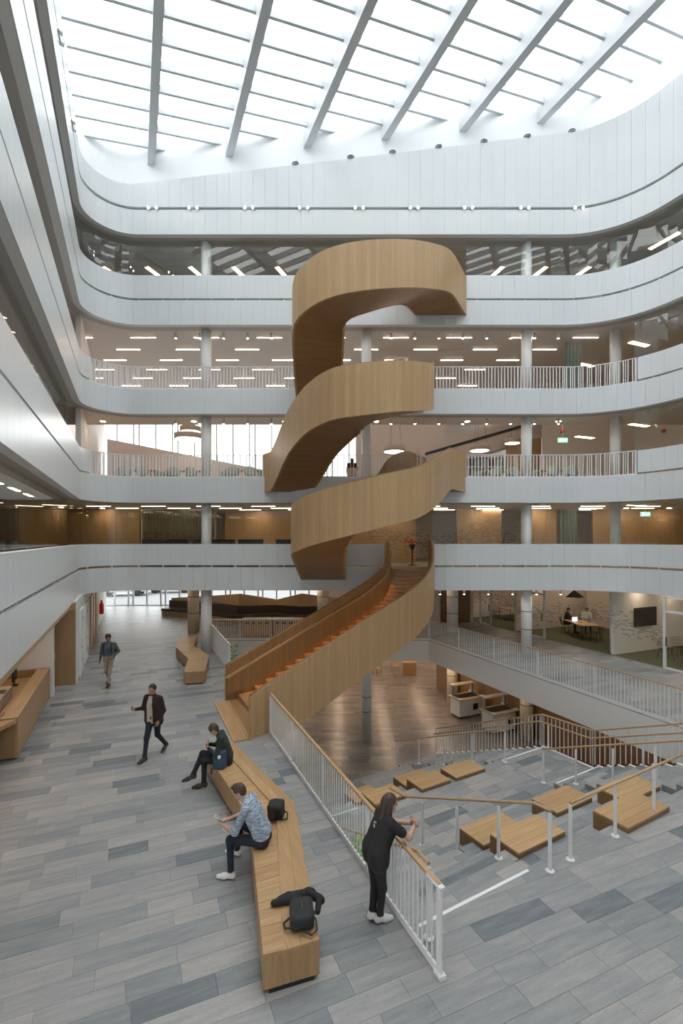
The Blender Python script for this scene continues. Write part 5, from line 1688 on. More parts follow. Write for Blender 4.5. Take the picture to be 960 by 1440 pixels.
ring_lamp(px_at(674, 26.5), 26.5, 9.9, 0.55, 'round glowing pendant above the tables left of the bookshelf')
ring_lamp(px_at(720, 28.0), 28.0, 10.6, 0.45, 'small round glowing pendant in front of the bookshelf')
def exit_sign(x, y, z, rz, label, hang=0.5):
    root = empty('exit_sign', (x, y, z), rz, label=label, cat='sign')
    MB().box((0, 0, 0.1), (0.44, 0.05, 0.2)).build('box', M['exit_green'], root, True)
    mb = MB()
    mb.box((-0.13, -0.028, 0.1), (0.07, 0.006, 0.15))
    mb.build('door_symbol', M['exit_white'], root, True)
    mb = MB()
    mb.box((0.08, -0.028, 0.1), (0.13, 0.006, 0.03))
    mb.poly([(0.02, -0.03, 0.04), (0.02, -0.03, 0.16), (-0.05, -0.03, 0.1)])
    mb.build('arrow', M['exit_white'], root, True)
    mb = MB(); mb.lathe((0.165, -0.028, 0.155), [(0.018, 0), (0.018, 0.004)], 8); mb.box((0.17, -0.028, 0.1), (0.03, 0.006, 0.07)); mb.build('runner', M['exit_white'], root, True)
    MB().tube([(0, 0, 0.2), (0, 0, hang)], 0.008, 5).build('hanger', M['white'], root, True)
x, y, z = D(791, 622, 22.6); exit_sign(x, y, z, 0.0, 'green emergency exit sign hanging on the second storey', 10.5 - z)
x, y, z = D(907, 726, 22.8); exit_sign(x, y, z, 0.0, 'green emergency exit sign hanging on the first storey', 6.66 - z)
for x, y, z, lab in ((*D(790, 608, 22.8), 'red alarm bell on the second storey above the exit sign'), (*D(933, 607, 22.5), 'red alarm bell behind the right hand glass of the second storey')):
    al = empty('alarm_bell', (x, y, z), label=lab, cat='alarm')
    MB().lathe((x, y, z), [(0.1, 0), (0.12, 0.05), (0.06, 0.12)], 12).build('bell', M['red'], al)
    MB().lathe((x, y, z - 0.04), [(0.07, 0), (0.07, 0.04)], 12).build('base', M['black'], al)
    MB().tube([(x, y, z + 0.1), (x, y, 10.5)], 0.012, 6).build('stem', M['white'], al)

# ------------------------------------------------------------------ lower level
def cart(x, y, rz, label):
    root = empty('serving_cart', (x, y, -3.82), rz, label=label, cat='cart')
    MB().box((0, 0, 0.5), (1.35, 0.75, 0.82)).build('body', M['white'], root, True)
    for sx in (-0.55, 0.55):
        for sy in (-0.3, 0.3): MB().lathe((sx, sy, 0), [(0.05, 0), (0.05, 0.1)], 8).build('castor', M['black'], root, True)
    MB().box((0, 0, 0.935), (1.5, 0.95, 0.05)).build('counter_top', M['chair_beige'], root, True)
    MB().box((0, 0.05, 0.975), (1.15, 0.55, 0.03)).build('hot_plate', M['black'], root, True)
    for sx in (-0.6, 0.6):
        MB().box((sx, 0.3, 1.2), (0.12, 0.12, 0.5)).build('lamp_post', M['grey_metal'], root, True)
    MB().box((0, 0.3, 1.5), (1.4, 0.3, 0.06)).build('canopy', M['chair_beige'], root, True)
    for sx, sy in ((-0.68, -0.42), (0.68, -0.42), (0.68, 0.42)):
        MB().lathe((sx, sy, 0.96), [(0.09, 0), (0.14, 0.05)], 12).build('bowl', M['white'], root, True)
    MB().box((0.3, -0.38, 0.5), (0.3, 0.02, 0.3)).build('door', M['black'], root, True)
x, y = G(657, 1008, -3.82); cart(x, y + 0.3, 0.42, 'white serving cart with dark hot plate on the lower floor nearest the open well')
x, y = G(704, 1030, -3.82); cart(x, y + 0.3, 0.42, 'white serving cart partly hidden by the stepped railing')
x, y = G(655, 975, -3.82); cart(x, y + 0.4, 0.42, 'white serving cart standing behind the other carts')
x, y = G(735, 985, -3.82); cart(x, y + 0.4, 0.42, 'white serving cart beside the beige lower column')
def cafe_chair():
    root = empty('cafe_chair', (0, 0, 0))
    MB().box((0, 0, 0.45), (0.42, 0.42, 0.03)).build('seat', M['oak_x'], root, True)
    MB().box((0, -0.2, 0.75), (0.40, 0.025, 0.22)).build('backrest', M['oak_x'], root, True)
    for sx in (-1, 1):
        MB().tube([(sx * 0.18, -0.19, 0.85), (sx * 0.19, -0.22, 0.0)], 0.014, 6).build('leg', M['oak_z'], root, True)
        MB().tube([(sx * 0.18, 0.18, 0.45), (sx * 0.19, 0.2, 0.0)], 0.014, 6).build('leg', M['oak_z'], root, True)
    return root
CC = cafe_chair()
for px, py, r, lab in ((530, 949, 0.6, 'oak chair on the lower floor left of the oak counter block'), (556, 946, -1.2, 'oak chair pushed against the oak counter block'), (522, 944, 2.2, 'oak chair at the edge of the stair on the lower floor'), (622, 940, 0.3, 'oak chair right of the oak counter block')):
    x, y = G(px, py, -3.82); place(CC, used, (x, y, -3.82), r, lab, 'chair')
x, y = G(576, 951, -3.82)
ob = empty('oak_counter_block', (x, y, -3.82), label='square oak counter block on the lower floor', cat='counter')
MB().box((x, y + 0.3, -3.82 + 0.42), (0.85, 0.6, 0.84)).build('body', M['oak_z'], ob)
MB().box((x, y + 0.3, -3.82 + 0.86), (0.89, 0.64, 0.04)).build('top', M['oak_x'], ob)
MB().box((x, y + 0.3, -3.82 + 0.02), (0.8, 0.55, 0.03)).build('plinth', M['black'], ob)
# planter with leafy plants beside the broad stair
def leafy(x, y, z, h, n, seed, label, mat):
    root = empty('leafy_plant', (x, y, z), label=label, cat='plant', group='leafy plants beside the broad stair')
    rr = random.Random(seed)
    MB().lathe((x, y, z), [(0.12, 0), (0.16, 0.24), (0.14, 0.24)], 12).build('pot', M['white'], root)
    for k in range(n):
        th = rr.uniform(0, 6.28); l = rr.uniform(0.25, 0.4); b = z + 0.25 + h * rr.random()
        d = Vector((math.cos(th), math.sin(th), 0)); s = Vector((-math.sin(th), math.cos(th), 0))
        c0 = Vector((x, y, b)); mb = MB(); w = 0.05
        p1, p2, p3_ = c0 + d * 0.06, c0 + d * l * 0.6 + Vector((0, 0, 0.10)), c0 + d * l + Vector((0, 0, 0.02))
        mb.poly([p1, p2 - s * w, p3_, p2 + s * w]); mb.poly([p1 - Vector((0, 0, .004)), p2 + s * w - Vector((0, 0, .004)), p3_ - Vector((0, 0, .004)), p2 - s * w - Vector((0, 0, .004))])
        mb.build('leaf', mat, root)
    MB().tube([(x, y, z + 0.2), (x, y, z + 0.25 + h)], 0.012, 6).build('stem', M['oak_dark'], root)
for k, (u, h) in enumerate(((7.2, 0.45), (7.8, 0.5), (8.3, 0.4), (8.9, 0.45), (9.4, 0.35))):
    c = uv(u, 3.62); p_ = fp(*c)
    leafy(c[0], c[1], z_lane(p_), h, 22, k, 'bright green leafy plant in a pot behind the long railing', M['leaf_light'] if k % 2 else M['leaf'])
c = uv(19.6, 3.65)
leafy(c[0], c[1], -0.02 - 1.0, 1.5, 40, 31, 'dark leafy plant rising from the well behind the short railing', M['leaf'])
for o_ in [q for q in bpy.data.objects if q.name.startswith('leafy_plant')]:
    if o_['label'].startswith('dark'): del o_['group']
# ------------------------------------------------------------------ outside the ground floor windows
gnd = MB().prism([(-60, Yb + 0.7), (40, Yb + 0.7), (40, 110), (-60, 110)], -0.4, -0.03)
tag(gnd.build('street', M['asphalt']), 'grey street outside the windows', 'street', kind='structure')
def car(x, y, rz, mat, label):
    root = empty('parked_car', (x, y, -0.03), rz, label=label, cat='car')
    prof = [(-2.1, 0.35), (-2.15, 0.7), (-1.9, 0.95), (-1.3, 1.0), (-0.75, 1.42), (0.9, 1.45), (1.7, 1.05), (2.1, 0.95), (2.15, 0.4)]
    mb = MB()
    n = len(prof); vs = [(p, s * 0.85 * (0.86 if q > 1.2 else 1.0), q) for s in (-1, 1) for p, q in prof]
    mb.faces(vs, [tuple(range(n)), tuple(range(2 * n - 1, n - 1, -1))] + [(i, n + i, n + (i + 1) % n, (i + 1) % n) for i in range(n)])
    mb.build('car_body', mat, root, True)
    wn_ = MB()
    for s in (-1, 1): wn_.faces([(-1.15, s * 0.86, 1.0), (-0.7, s * 0.76, 1.36), (0.85, s * 0.76, 1.38), (1.45, s * 0.86, 1.03)], [(0, 1, 2, 3)] if s > 0 else [(3, 2, 1, 0)])
    wn_.build('side_window', M['black'], root, True)
    for sx in (-1.3, 1.35):
        for sy in (-0.82, 0.82):
            w = MB(); w.tube([(sx, sy - 0.1, 0.32), (sx, sy + 0.1, 0.32)], 0.32, 14); w.build('wheel', M['black'], root, True)
car(-19.6, 43.5, 0.2, M['car_silver'], 'silver car parked outside the hall windows')
car(-16.2, 46.0, 0.15, M['car_dark'], 'dark car parked behind the silver one')
def bush(x, y, r, seed, label):
    root = empty('bush', (x, y, -0.03), label=label, cat='bush')
    rr = random.Random(seed); mb = MB()
    for k in range(420):
        v = Vector((rr.gauss(0, 1), rr.gauss(0, 1), rr.gauss(0, 1))).normalized() * r * rr.uniform(0.75, 1.0)
        c0 = Vector((x, y, r * 0.9)) + v; t = Vector((rr.gauss(0, 1), rr.gauss(0, 1), rr.gauss(0, 1))).normalized(); s = v.cross(t).normalized() * 0.16
        mb.poly([c0 - s, c0 + t * 0.12, c0 + s, c0 - t * 0.2])
    mb.build('foliage', M['leaf'] if seed % 2 else M['leaf_light'], root)
    MB().tube([(x, y, -0.03), (x, y, r)], 0.06, 6).build('stem', M['oak_dark'], root)
for k, x in enumerate((-14.0, -11.6, -9.0, -6.5, -3.8, -1.6)): bush(x, 49 + 2 * (k % 2), 1.05 + 0.1 * (k % 2), k, ('round bush outside the windows beyond the parked cars', 'round bush outside, next to the first one', 'bright bush outside behind the end of the sofa', 'bush outside behind the first peak of the sofa back', 'bush outside behind the second peak of the sofa back', 'last bush outside beside the window end')[k])
# ------------------------------------------------------------------ soft bodies: signed distance fields meshed with surface nets
def s_cone(P, a, b, ra, rb):
    a, b = np.array(a, float), np.array(b, float)
    ba = b - a; L2 = max(1e-9, ba @ ba)
    t = np.clip(((P - a) @ ba) / L2, 0, 1)
    return np.linalg.norm(P - (a + t[..., None] * ba), axis=-1) - (ra + (rb - ra) * t)
def s_ell(P, c, r, rot=None):
    q = P - np.array(c, float)
    if rot is not None: q = q @ rot
    r = np.array(r, float)
    k0 = np.linalg.norm(q / r, axis=-1); k1 = np.linalg.norm(q / (r * r), axis=-1)
    return k0 * (k0 - 1.0) / np.maximum(k1, 1e-6)
def s_rbox(P, c, half, rad, rot=None):
    q = P - np.array(c, float)
    if rot is not None: q = q @ rot
    d = np.abs(q) - (np.array(half, float) - rad)
    return np.linalg.norm(np.maximum(d, 0), axis=-1) + np.minimum(d.max(axis=-1), 0) - rad
def prim_bounds(p):
    if p[0] == 'cone':
        _, reg, a, b, ra, rb = p[:6]; r = max(ra, rb)
        return np.minimum(a, b) - r, np.maximum(a, b) + r
    r = max(p[3]) * 1.45
    return np.array(p[2]) - r, np.array(p[2]) + r
def prim_eval(p, P):
    if p[0] == 'cone': return s_cone(P, *p[2:6])
    if p[0] == 'ell':
        d = s_ell(P, p[2], p[3], p[4])
        if len(p) > 5 and p[5] is not None:
            n, c = np.array(p[5][0], float), np.array(p[5][1], float)
            d = np.maximum(d, (P - c) @ n)
        return d
    if p[0] == 'box': return s_rbox(P, p[2], p[3], p[5], p[4])
def nets(prims, h, k):
    lo = np.min([prim_bounds(p)[0] for p in prims], axis=0) - 4 * h
    hi = np.max([prim_bounds(p)[1] for p in prims], axis=0) + 4 * h
    n = np.ceil((hi - lo) / h).astype(int) + 1
    F = np.full(n, 1.0); B = np.full(n, 9.0); I = np.zeros(n, int)
    ax = [lo[i] + h * np.arange(n[i]) for i in range(3)]
    for ip, p in enumerate(prims):
        a, b = prim_bounds(p)
        i0 = np.maximum(0, ((a - lo) / h - 7).astype(int)); i1 = np.minimum(n, ((b - lo) / h + 8).astype(int))
        sl = tuple(slice(i0[i], i1[i]) for i in range(3))
        P = np.stack(np.meshgrid(ax[0][sl[0]], ax[1][sl[1]], ax[2][sl[2]], indexing='ij'), -1)
        d = prim_eval(p, P)
        f = F[sl]
        hh = np.maximum(k - np.abs(f - d), 0) / k
        F[sl] = np.minimum(f, d) - hh * hh * k * 0.25
        m = d < B[sl]
        B[sl] = np.where(m, d, B[sl]); I[sl] = np.where(m, ip, I[sl])
    S = F < 0
    c = sum(S[dx:n[0] - 1 + dx, dy:n[1] - 1 + dy, dz:n[2] - 1 + dz].astype(np.int8) for dx in (0, 1) for dy in (0, 1) for dz in (0, 1))
    act = (c > 0) & (c < 8)
    idx = np.full(act.shape, -1); idx[act] = np.arange(act.sum())
    cells = np.argwhere(act)
    acc = np.zeros((len(cells), 3)); cnt = np.zeros(len(cells))
    cor = [(x, y, z) for x in (0, 1) for y in (0, 1) for z in (0, 1)]
    for i, a in enumerate(cor):
        for b in cor[i + 1:]:
            if sum(abs(u - v) for u, v in zip(a, b)) != 1: continue
            ca, cb = cells + a, cells + b
            fa, fb = F[tuple(ca.T)], F[tuple(cb.T)]
            cr = (fa < 0) != (fb < 0)
            t = np.where(cr, fa / np.where(cr, fa - fb, 1), 0)
            acc += np.where(cr[:, None], ca + t[:, None] * (np.array(b) - np.array(a)), 0); cnt += cr
    V = lo + h * acc / np.maximum(cnt, 1)[:, None]
    reg = I[tuple(cells.T)]
    faces = []
    for axn in range(3):
        o1, o2 = [(1, 2), (2, 0), (0, 1)][axn]
        sa = [slice(None)] * 3; sb = [slice(None)] * 3
        sa[axn] = slice(0, -1); sb[axn] = slice(1, None)
        ch = S[tuple(sa)] != S[tuple(sb)]
        E = np.argwhere(ch)
        E = E[(E[:, o1] > 0) & (E[:, o2] > 0) & (E[:, o1] < n[o1] - 1) & (E[:, o2] < n[o2] - 1)]
        if not len(E): continue
        def cell(d1, d2):
            q = E.copy(); q[:, o1] -= d1; q[:, o2] -= d2
            return idx[tuple(q.T)]
        quad = np.stack([cell(1, 1), cell(0, 1), cell(0, 0), cell(1, 0)], 1)
        inside = S[tuple(E.T)]
        quad[~inside] = quad[~inside][:, ::-1]
        faces.append(quad)
    Fc = np.concatenate(faces)
    return V, Fc[(Fc >= 0).all(1)], reg
def soft_mesh(name, groups, mats, paint=None):
    """groups: list of (prims, cell, blend); each primitive's second entry names its material"""
    keys = list(mats)
    VV, FF, MM, off = [], [], [], 0
    for prims, h, k in groups:
        prims = [(p[0], p[1]) + tuple(np.array(q, float) if i < 2 and p[0] == 'cone' else q for i, q in enumerate(p[2:])) for p in prims]
        V, Fc, reg = nets(prims, h, k)
        names = np.array([keys.index(p[1]) for p in prims])
        m = names[reg]
        if paint is not None: m = paint(V, m, keys)
        VV.append(V); FF.append(Fc + off); MM.append(m[Fc[:, 0]]); off += len(V)
    V, Fc, Mi = np.concatenate(VV), np.concatenate(FF), np.concatenate(MM)
    me = bpy.data.meshes.new(name)
    me.from_pydata(V.tolist(), [], Fc.tolist())
    for kx in keys: me.materials.append(mats[kx])
    me.polygons.foreach_set('material_index', Mi.astype(np.int32))
    me.polygons.foreach_set('use_smooth', np.ones(len(Fc), bool))
    me.update()
    return me
v3 = lambda *a: np.array(a, float)
def unitv(a): return a / max(1e-9, np.linalg.norm(a))

def hand_prims(wrist, d, n, curl=0.6, side=1, reg='skin', grip=0.0):
    """wrist point, d along the hand, n palm normal (towards which fingers curl), side: thumb side sign"""
    d = unitv(d); n = unitv(n - d * (n @ d)); s = np.cross(d, n) * side
    P = []
    for o in (-0.026, -0.009, 0.009, 0.026): P.append(('cone', reg, wrist + s * o * 0.6, wrist + d * 0.085 + s * o, 0.017, 0.0145))
    for o, l in ((-0.029, 0.060), (-0.010, 0.074), (0.009, 0.079), (0.028, 0.070)):
        k = wrist + d * 0.088 + s * o
        d1 = unitv(d * math.cos(curl * 0.7) + n * math.sin(curl * 0.7)); d2 = unitv(d * math.cos(curl * 1.7) + n * math.sin(curl * 1.7))
        m = k + d1 * l * 0.5; e = m + d2 * l * 0.5
        P += [('cone', reg, k, m, 0.0098, 0.009), ('cone', reg, m, e, 0.009, 0.0075)]
    b = wrist + d * 0.025 + s * 0.028
    m = b + unitv(d * 0.75 + s * 0.6 + n * 0.35) * 0.042; e = m + unitv(d * 0.95 + s * 0.05 + n * 0.45) * 0.034
    P += [('cone', reg, b, m, 0.0135, 0.011), ('cone', reg, m, e, 0.0108, 0.0085)]
    return P

def head_prims(c, fwd, up, hair='short', skin='skin', hairreg='hair'):
    f = unitv(fwd); u = unitv(up - f * (up @ f)); r = np.cross(f, u)
    rot = np.stack([r, f, u], 1)
    at = lambda x, y, z: c + r * x + f * y + u * z
    P = [('ell', skin, at(0, 0, 0.012), (0.076, 0.094, 0.108), rot, None),
         ('ell', skin, at(0, 0.028, -0.062), (0.056, 0.062, 0.058), rot, None),
         ('cone', skin, at(0, 0.088, 0.008), at(0, 0.106, -0.022), 0.009, 0.014),
         ('cone', skin, at(-0.022, 0.079, -0.060), at(0.022, 0.079, -0.060), 0.010, 0.010),
         ('cone', skin, at(-0.035, 0.078, 0.030), at(0.035, 0.078, 0.030), 0.012, 0.012),
         ('ell', skin, at(-0.079, -0.005, -0.005), (0.010, 0.020, 0.030), rot, None),
         ('ell', skin, at(0.079, -0.005, -0.005), (0.010, 0.020, 0.030), rot, None)]
    cut = (unitv(f * 0.75 - u * 0.66), at(0, 0.052, 0.045))
    P.append(('ell', hairreg, at(0, -0.012, 0.026), (0.085, 0.101, 0.112), rot, cut))
    if hair == 'quiff': P.append(('ell', hairreg, at(0, 0.035, 0.115), (0.06, 0.06, 0.032), rot, None))
    if hair == 'curly': P.append(('ell', hairreg, at(0, -0.005, 0.07), (0.095, 0.105, 0.082), rot, None))
    if hair == 'long':
        P += [('cone', hairreg, at(0, -0.055, 0.03), at(0, -0.085, -0.19), 0.078, 0.062),
              ('cone', hairreg, at(0.055, -0.03, 0.02), at(0.068, -0.035, -0.19), 0.045, 0.030),
              ('cone', hairreg, at(-0.055, -0.03, 0.02), at(-0.068, -0.035, -0.19), 0.045, 0.030)]
    eyes = [at(-0.031, 0.083, 0.004), at(0.031, 0.083, 0.004)]
    return P, eyes

def body(J, reg, sleeve='long', bulk=1.0, shirt_drop=0.0, coat=0.0, fem=False):
    """J: joints; reg: names of materials for top, pants, skin, shoe, forearm"""
    P = []
    g = lambda k: v3(*J[k])
    pel, che, nb = g('pelvis'), g('chest'), g('neck')
    rx = unitv(g('sr') - g('sl')); hx = unitv(g('hr') - g('hl'))
    hw, cw = (0.085, 0.085) if fem else (0.075, 0.095)
    b = bulk
    for s in (-1, 1):
        P.append(('cone', reg['top'], pel + hx * hw * s + v3(0, 0, 0.06), che + rx * cw * s, 0.108 * b, 0.108 * b))
        P.append(('cone', reg['pants'], pel + hx * hw * s - v3(0, 0, 0.02), pel + hx * hw * s + v3(0, 0, 0.04), 0.112 * b, 0.106 * b))
        if shirt_drop: P.append(('cone', reg['top'], pel + hx * hw * s + v3(0, 0, 0.05), pel + hx * hw * 1.1 * s - v3(0, 0, shirt_drop), 0.122 * b, 0.118 * b))
        if coat: P.append(('cone', reg['top'], che + rx * 0.10 * s, pel + hx * 0.105 * s - v3(0, 0, coat), 0.118 * b, 0.125 * b))
    sl, sr = g('sl'), g('sr')
    P.append(('cone', reg['top'], sl * 0.85 + sr * 0.15, sr * 0.85 + sl * 0.15, 0.075, 0.075))
    P.append(('cone', reg['top'], che, nb, 0.115, 0.065))
    P.append(('cone', reg['skin'], nb, g('head') - v3(0, 0, 0.04), 0.054, 0.052))
    for k in 'lr':
        s, e, w = g('s' + k), g('e' + k), g('w' + k)
        if sleeve == 'short':
            m = s + (e - s) * 0.55
            P += [('cone', reg['top'], s, m, 0.066, 0.064), ('cone', reg['skin'], m, e, 0.047, 0.040), ('cone', reg['skin'], e, w, 0.040, 0.027)]
        elif sleeve == 'half':
            m = e + (w - e) * 0.08
            P += [('cone', reg['top'], s, e, 0.064, 0.054), ('cone', reg['top'], e, m, 0.054, 0.050), ('cone', reg['skin'], m, w, 0.040, 0.027)]
        else:
            P += [('cone', reg['top'], s, e, 0.062 * b, 0.050 * b), ('cone', reg['top'], e, w, 0.047 * b, 0.036)]
        h, n, a, t = g('h' + k), g('n' + k), g('a' + k), g('t' + k)
        P += [('cone', reg['pants'], h, n, 0.092 if not fem else 0.098, 0.060), ('cone', reg['pants'], n, a + (n - a) * 0.10, 0.060, 0.045)]
        P += [('cone', reg['skin'], a + (n - a) * 0.12, a, 0.036, 0.034)]
        f = unitv(t - a)
        heel = a - v3(0, 0, 0.045) - f * 0.035
        P += [('cone', reg['shoe'], heel, a + (t - a) * 0.55 - v3(0, 0, 0.012), 0.038, 0.040), ('cone', reg['shoe'], a + (t - a) * 0.5 - v3(0, 0, 0.02), t, 0.042, 0.032), ('cone', reg['shoe'], a - v3(0, 0, 0.01), heel, 0.044, 0.038)]
    return P
def person(label, J, loc, rz, mats, hair='short', look=(0, 1, 0), up=(0, 0, 1), sleeve='long', hands=None, paint=None, **kw):
    root = empty('person', loc, rz, label=label, cat='person')
    reg = {k: k for k in ('top', 'pants', 'skin', 'shoe')}
    P = body(J, reg, sleeve, **kw)
    hp, eyes = head_prims(v3(*J['head']), v3(*look), v3(*up), hair)
    groups = [(P, 0.0125, 0.035), (hp, 0.0075, 0.014)]
    for k, sd in (('l', -1), ('r', 1)):
        w, e = v3(*J['w' + k]), v3(*J['e' + k])
        d, n, curl, tside = (hands or {}).get(k, (w - e, v3(-sd, 0, 0), 0.6, None))
        d = w - e if d is None else v3(*d)
        ts = sd if tside is None else tside
        groups.append((hand_prims(w, d, v3(*n), curl, ts) + [('cone', 'skin', w - unitv(w - e) * 0.05, w, 0.030, 0.024)], 0.0055, 0.009))
    me = soft_mesh('body', groups, mats, paint)
    link('body', me, root)
    mb = MB()
    for e in eyes:
        mb.lathe((e[0], e[1], e[2] - 0.006), [(0.004, 0), (0.008, 0.004), (0.008, 0.009), (0.004, 0.012)], 8)
    mb.build('eyes', M['black'], root, True)
    return root
def mats(top, pants, skin, hair, shoe, **kw):
    d = {'top': M[top], 'pants': M[pants], 'skin': M[skin], 'hair': M[hair], 'shoe': M[shoe]}
    d.update({k: M[v] for k, v in kw.items()})
    return d
def nearest(o, p):
    best = min(o.data.vertices, key=lambda v: (v.co - Vector(p)).length)
    return best.co.copy(), best.normal.copy()
def dir_rz(dx, dy): return math.atan2(dy, dx) - math.pi / 2

# woman leaning on the railing
Jw = dict(pelvis=(0, -0.02, 0.93), chest=(0, 0.10, 1.24), neck=(0, 0.15, 1.40), head=(0, 0.20, 1.535), sl=(-0.165, 0.13, 1.345), sr=(0.165, 0.13, 1.345),
          el=(-0.20, 0.36, 1.145), er=(0.21, 0.36, 1.145), wl=(-0.03, 0.55, 1.16), wr=(0.05, 0.56, 1.17), hl=(-0.085, -0.02, 0.88), hr=(0.085, -0.02, 0.88),
          nl=(-0.09, 0.02, 0.48), nr=(0.05, 0.05, 0.48), al=(-0.075, -0.03, 0.09), ar=(0.02, 0.03, 0.09), tl=(-0.09, 0.13, 0.036), tr=(0.05, 0.19, 0.036))
wx, wy = G(530, 1297)
wo = person('woman in a black t-shirt and black trousers leaning on the railing', Jw, (wx, wy, 0.0), dir_rz(0.90, 0.43), mats('cloth_black', 'cloth_black', 'skin', 'hair_brown', 'shoe_white'),
            hair='long', look=(0.1, 1, -0.12), sleeve='short', shirt_drop=0.05, bulk=1.14, fem=True, hands={'l': ((0.6, 0.4, 0.25), (1, -0.4, 0), 1.0, None), 'r': ((-0.5, 0.4, 0.35), (-1, -0.3, 0), 1.0, None)})
b_ = [c for c in wo.children if c.name.startswith('body')][0]
pr_ = MB()
for dx, dz, w, h in ((-0.05, 0.02, 0.014, 0.03), (-0.03, 0.022, 0.014, 0.026), (-0.045, -0.02, 0.03, 0.012), (-0.03, -0.045, 0.022, 0.02)):
    c, n = nearest(b_, (dx, -0.06, 1.32 + dz))
    pr_.box((c.x, c.y - 0.003, c.z), (w, 0.006, h))
pr_.build('shirt_print', M['paper'], wo, True)
# man in the striped shirt
Jm = dict(pelvis=(0, 0.0, 0.555), chest=(0, 0.16, 0.93), neck=(0, 0.26, 1.10), head=(0.0, 0.36, 1.21), sl=(-0.195, 0.22, 1.045), sr=(0.195, 0.22, 1.045),
          el=(-0.235, 0.36, 0.735), er=(0.25, 0.38, 0.735), wl=(-0.07, 0.575, 0.715), wr=(0.075, 0.575, 0.735), hl=(-0.09, 0.03, 0.545), hr=(0.09, 0.03, 0.545),
          nl=(-0.16, 0.46, 0.565), nr=(0.26, 0.44, 0.565), al=(-0.19, 0.44, 0.09), ar=(0.34, 0.52, 0.09), tl=(-0.20, 0.63, 0.036), tr=(0.38, 0.70, 0.036))
person('man in a striped blue shirt and dark jeans sitting on the bench with a phone', Jm, (-1.20, 7.38, 0.0), math.radians(84), mats('stripe', 'cloth_navy', 'skin', 'hair_brown', 'shoe_white'),
       hair='quiff', look=(-0.05, 1, -0.62), up=(0, 0.55, 0.83), sleeve='half', bulk=1.08, hands={'l': ((0.35, 0.8, 0.1), (0.5, -0.1, 0.85), 0.9, None), 'r': ((-0.35, 0.8, 0.1), (-0.5, -0.1, 0.85), 0.9, None)})
def world_of(loc, rz, p):
    c, s = math.cos(rz), math.sin(rz)
    return (loc[0] + p[0] * c - p[1] * s, loc[1] + p[0] * s + p[1] * c, loc[2] + p[2])
pc = world_of((-1.20, 7.38, 0), math.radians(84), (0.0, 0.685, 0.775))
ph = empty('smartphone', pc, math.radians(84), label='smartphone held by the man in the striped shirt', cat='phone')
mb = MB(); mb.faces([(-0.037, -0.075, 0.0), (0.037, -0.075, 0.0), (0.037, 0.075, 0.05), (-0.037, 0.075, 0.05), (-0.037, -0.075, -0.009), (0.037, -0.075, -0.009), (0.037, 0.075, 0.041), (-0.037, 0.075, 0.041)],
                    [(0, 1, 2, 3), (7, 6, 5, 4), (0, 4, 5, 1), (1, 5, 6, 2), (2, 6, 7, 3), (3, 7, 4, 0)]); mb.build('case', M['paper'], ph, True)
mb = MB(); mb.poly([(-0.032, -0.066, 0.0045), (0.032, -0.066, 0.0045), (0.032, 0.066, 0.0485), (-0.032, 0.066, 0.0485)]); mb.build('screen', M['grey_metal'], ph, True)
# man in the dark sweater
Jd = dict(pelvis=(0, 0.0, 0.55), chest=(0, 0.10, 0.90), neck=(0, 0.17, 1.06), head=(0.0, 0.27, 1.155), sl=(-0.185, 0.13, 1.01), sr=(0.185, 0.13, 1.01),
          el=(-0.24, 0.20, 0.72), er=(0.24, 0.22, 0.74), wl=(-0.05, 0.38, 0.80), wr=(0.05, 0.38, 0.84), hl=(-0.085, 0.03, 0.54), hr=(0.085, 0.03, 0.55),
          nl=(-0.06, 0.46, 0.56), nr=(0.01, 0.50, 0.68), al=(-0.06, 0.47, 0.10), ar=(-0.10, 0.68, 0.30), tl=(-0.07, 0.68, 0.036), tr=(-0.14, 0.86, 0.22))
person('young man in dark sweater sitting with crossed legs on the bench', Jd, (-2.36, 10.02, 0.0), math.radians(100), mats('cloth_green', 'cloth_black', 'skin', 'hair_brown', 'shoe_dark'),
       hair='short', look=(0.05, 1, -0.9), up=(0, 0.7, 0.7), hands={'l': ((0.5, 0.5, 0.5), (0.6, -0.5, 0.4), 1.0, None), 'r': ((-0.5, 0.4, 0.5), (-0.6, -0.5, 0.4), 1.0, None)})
# walking man with the open coat
Jc = dict(pelvis=(0, 0, 0.95), chest=(0, 0.02, 1.27), neck=(0, 0.03, 1.45), head=(0, 0.06, 1.585), sl=(-0.19, 0.02, 1.38), sr=(0.19, 0.02, 1.38),
          el=(-0.25, -0.02, 1.10), er=(0.26, 0.04, 1.12), wl=(-0.22, 0.10, 0.90), wr=(0.31, 0.26, 1.16), hl=(-0.085, 0, 0.90), hr=(0.085, 0, 0.90),
          nl=(-0.05, -0.06, 0.50), nr=(0.06, 0.18, 0.50), al=(-0.08, -0.34, 0.17), ar=(0.05, 0.27, 0.09), tl=(-0.08, -0.19, 0.04), tr=(0.07, 0.45, 0.04))
def open_coat(V, m, keys):
    t = keys.index('top'); sh = keys.index('shirt'); sk = keys.index('skin')
    z, x, y = V[:, 2], V[:, 0], V[:, 1]
    q = (m == t) & (y > 0.05) & (np.abs(x - 0.015) < 0.075 - 0.02 * np.clip((z - 1.1) / 0.3, 0, 1)) & (z > 0.80) & (z < 1.44) & (np.abs(x) < 0.12)
    m = m.copy(); m[q] = sh
    return m
person('walking man in a dark open coat over a cream shirt', Jc, (-4.38, 11.3, 0.0), dir_rz(-0.28, -1.0), mats('cloth_maroon', 'cloth_navy', 'skin_tan', 'hair_dark', 'shoe_dark', shirt='cloth_cream'),
       hair='short', look=(-0.1, 1, -0.1), coat=0.10, bulk=1.02, paint=open_coat, hands={'r': ((0.2, 0.8, 0.3), (-0.6, 0.2, 0.7), 0.7, None)})
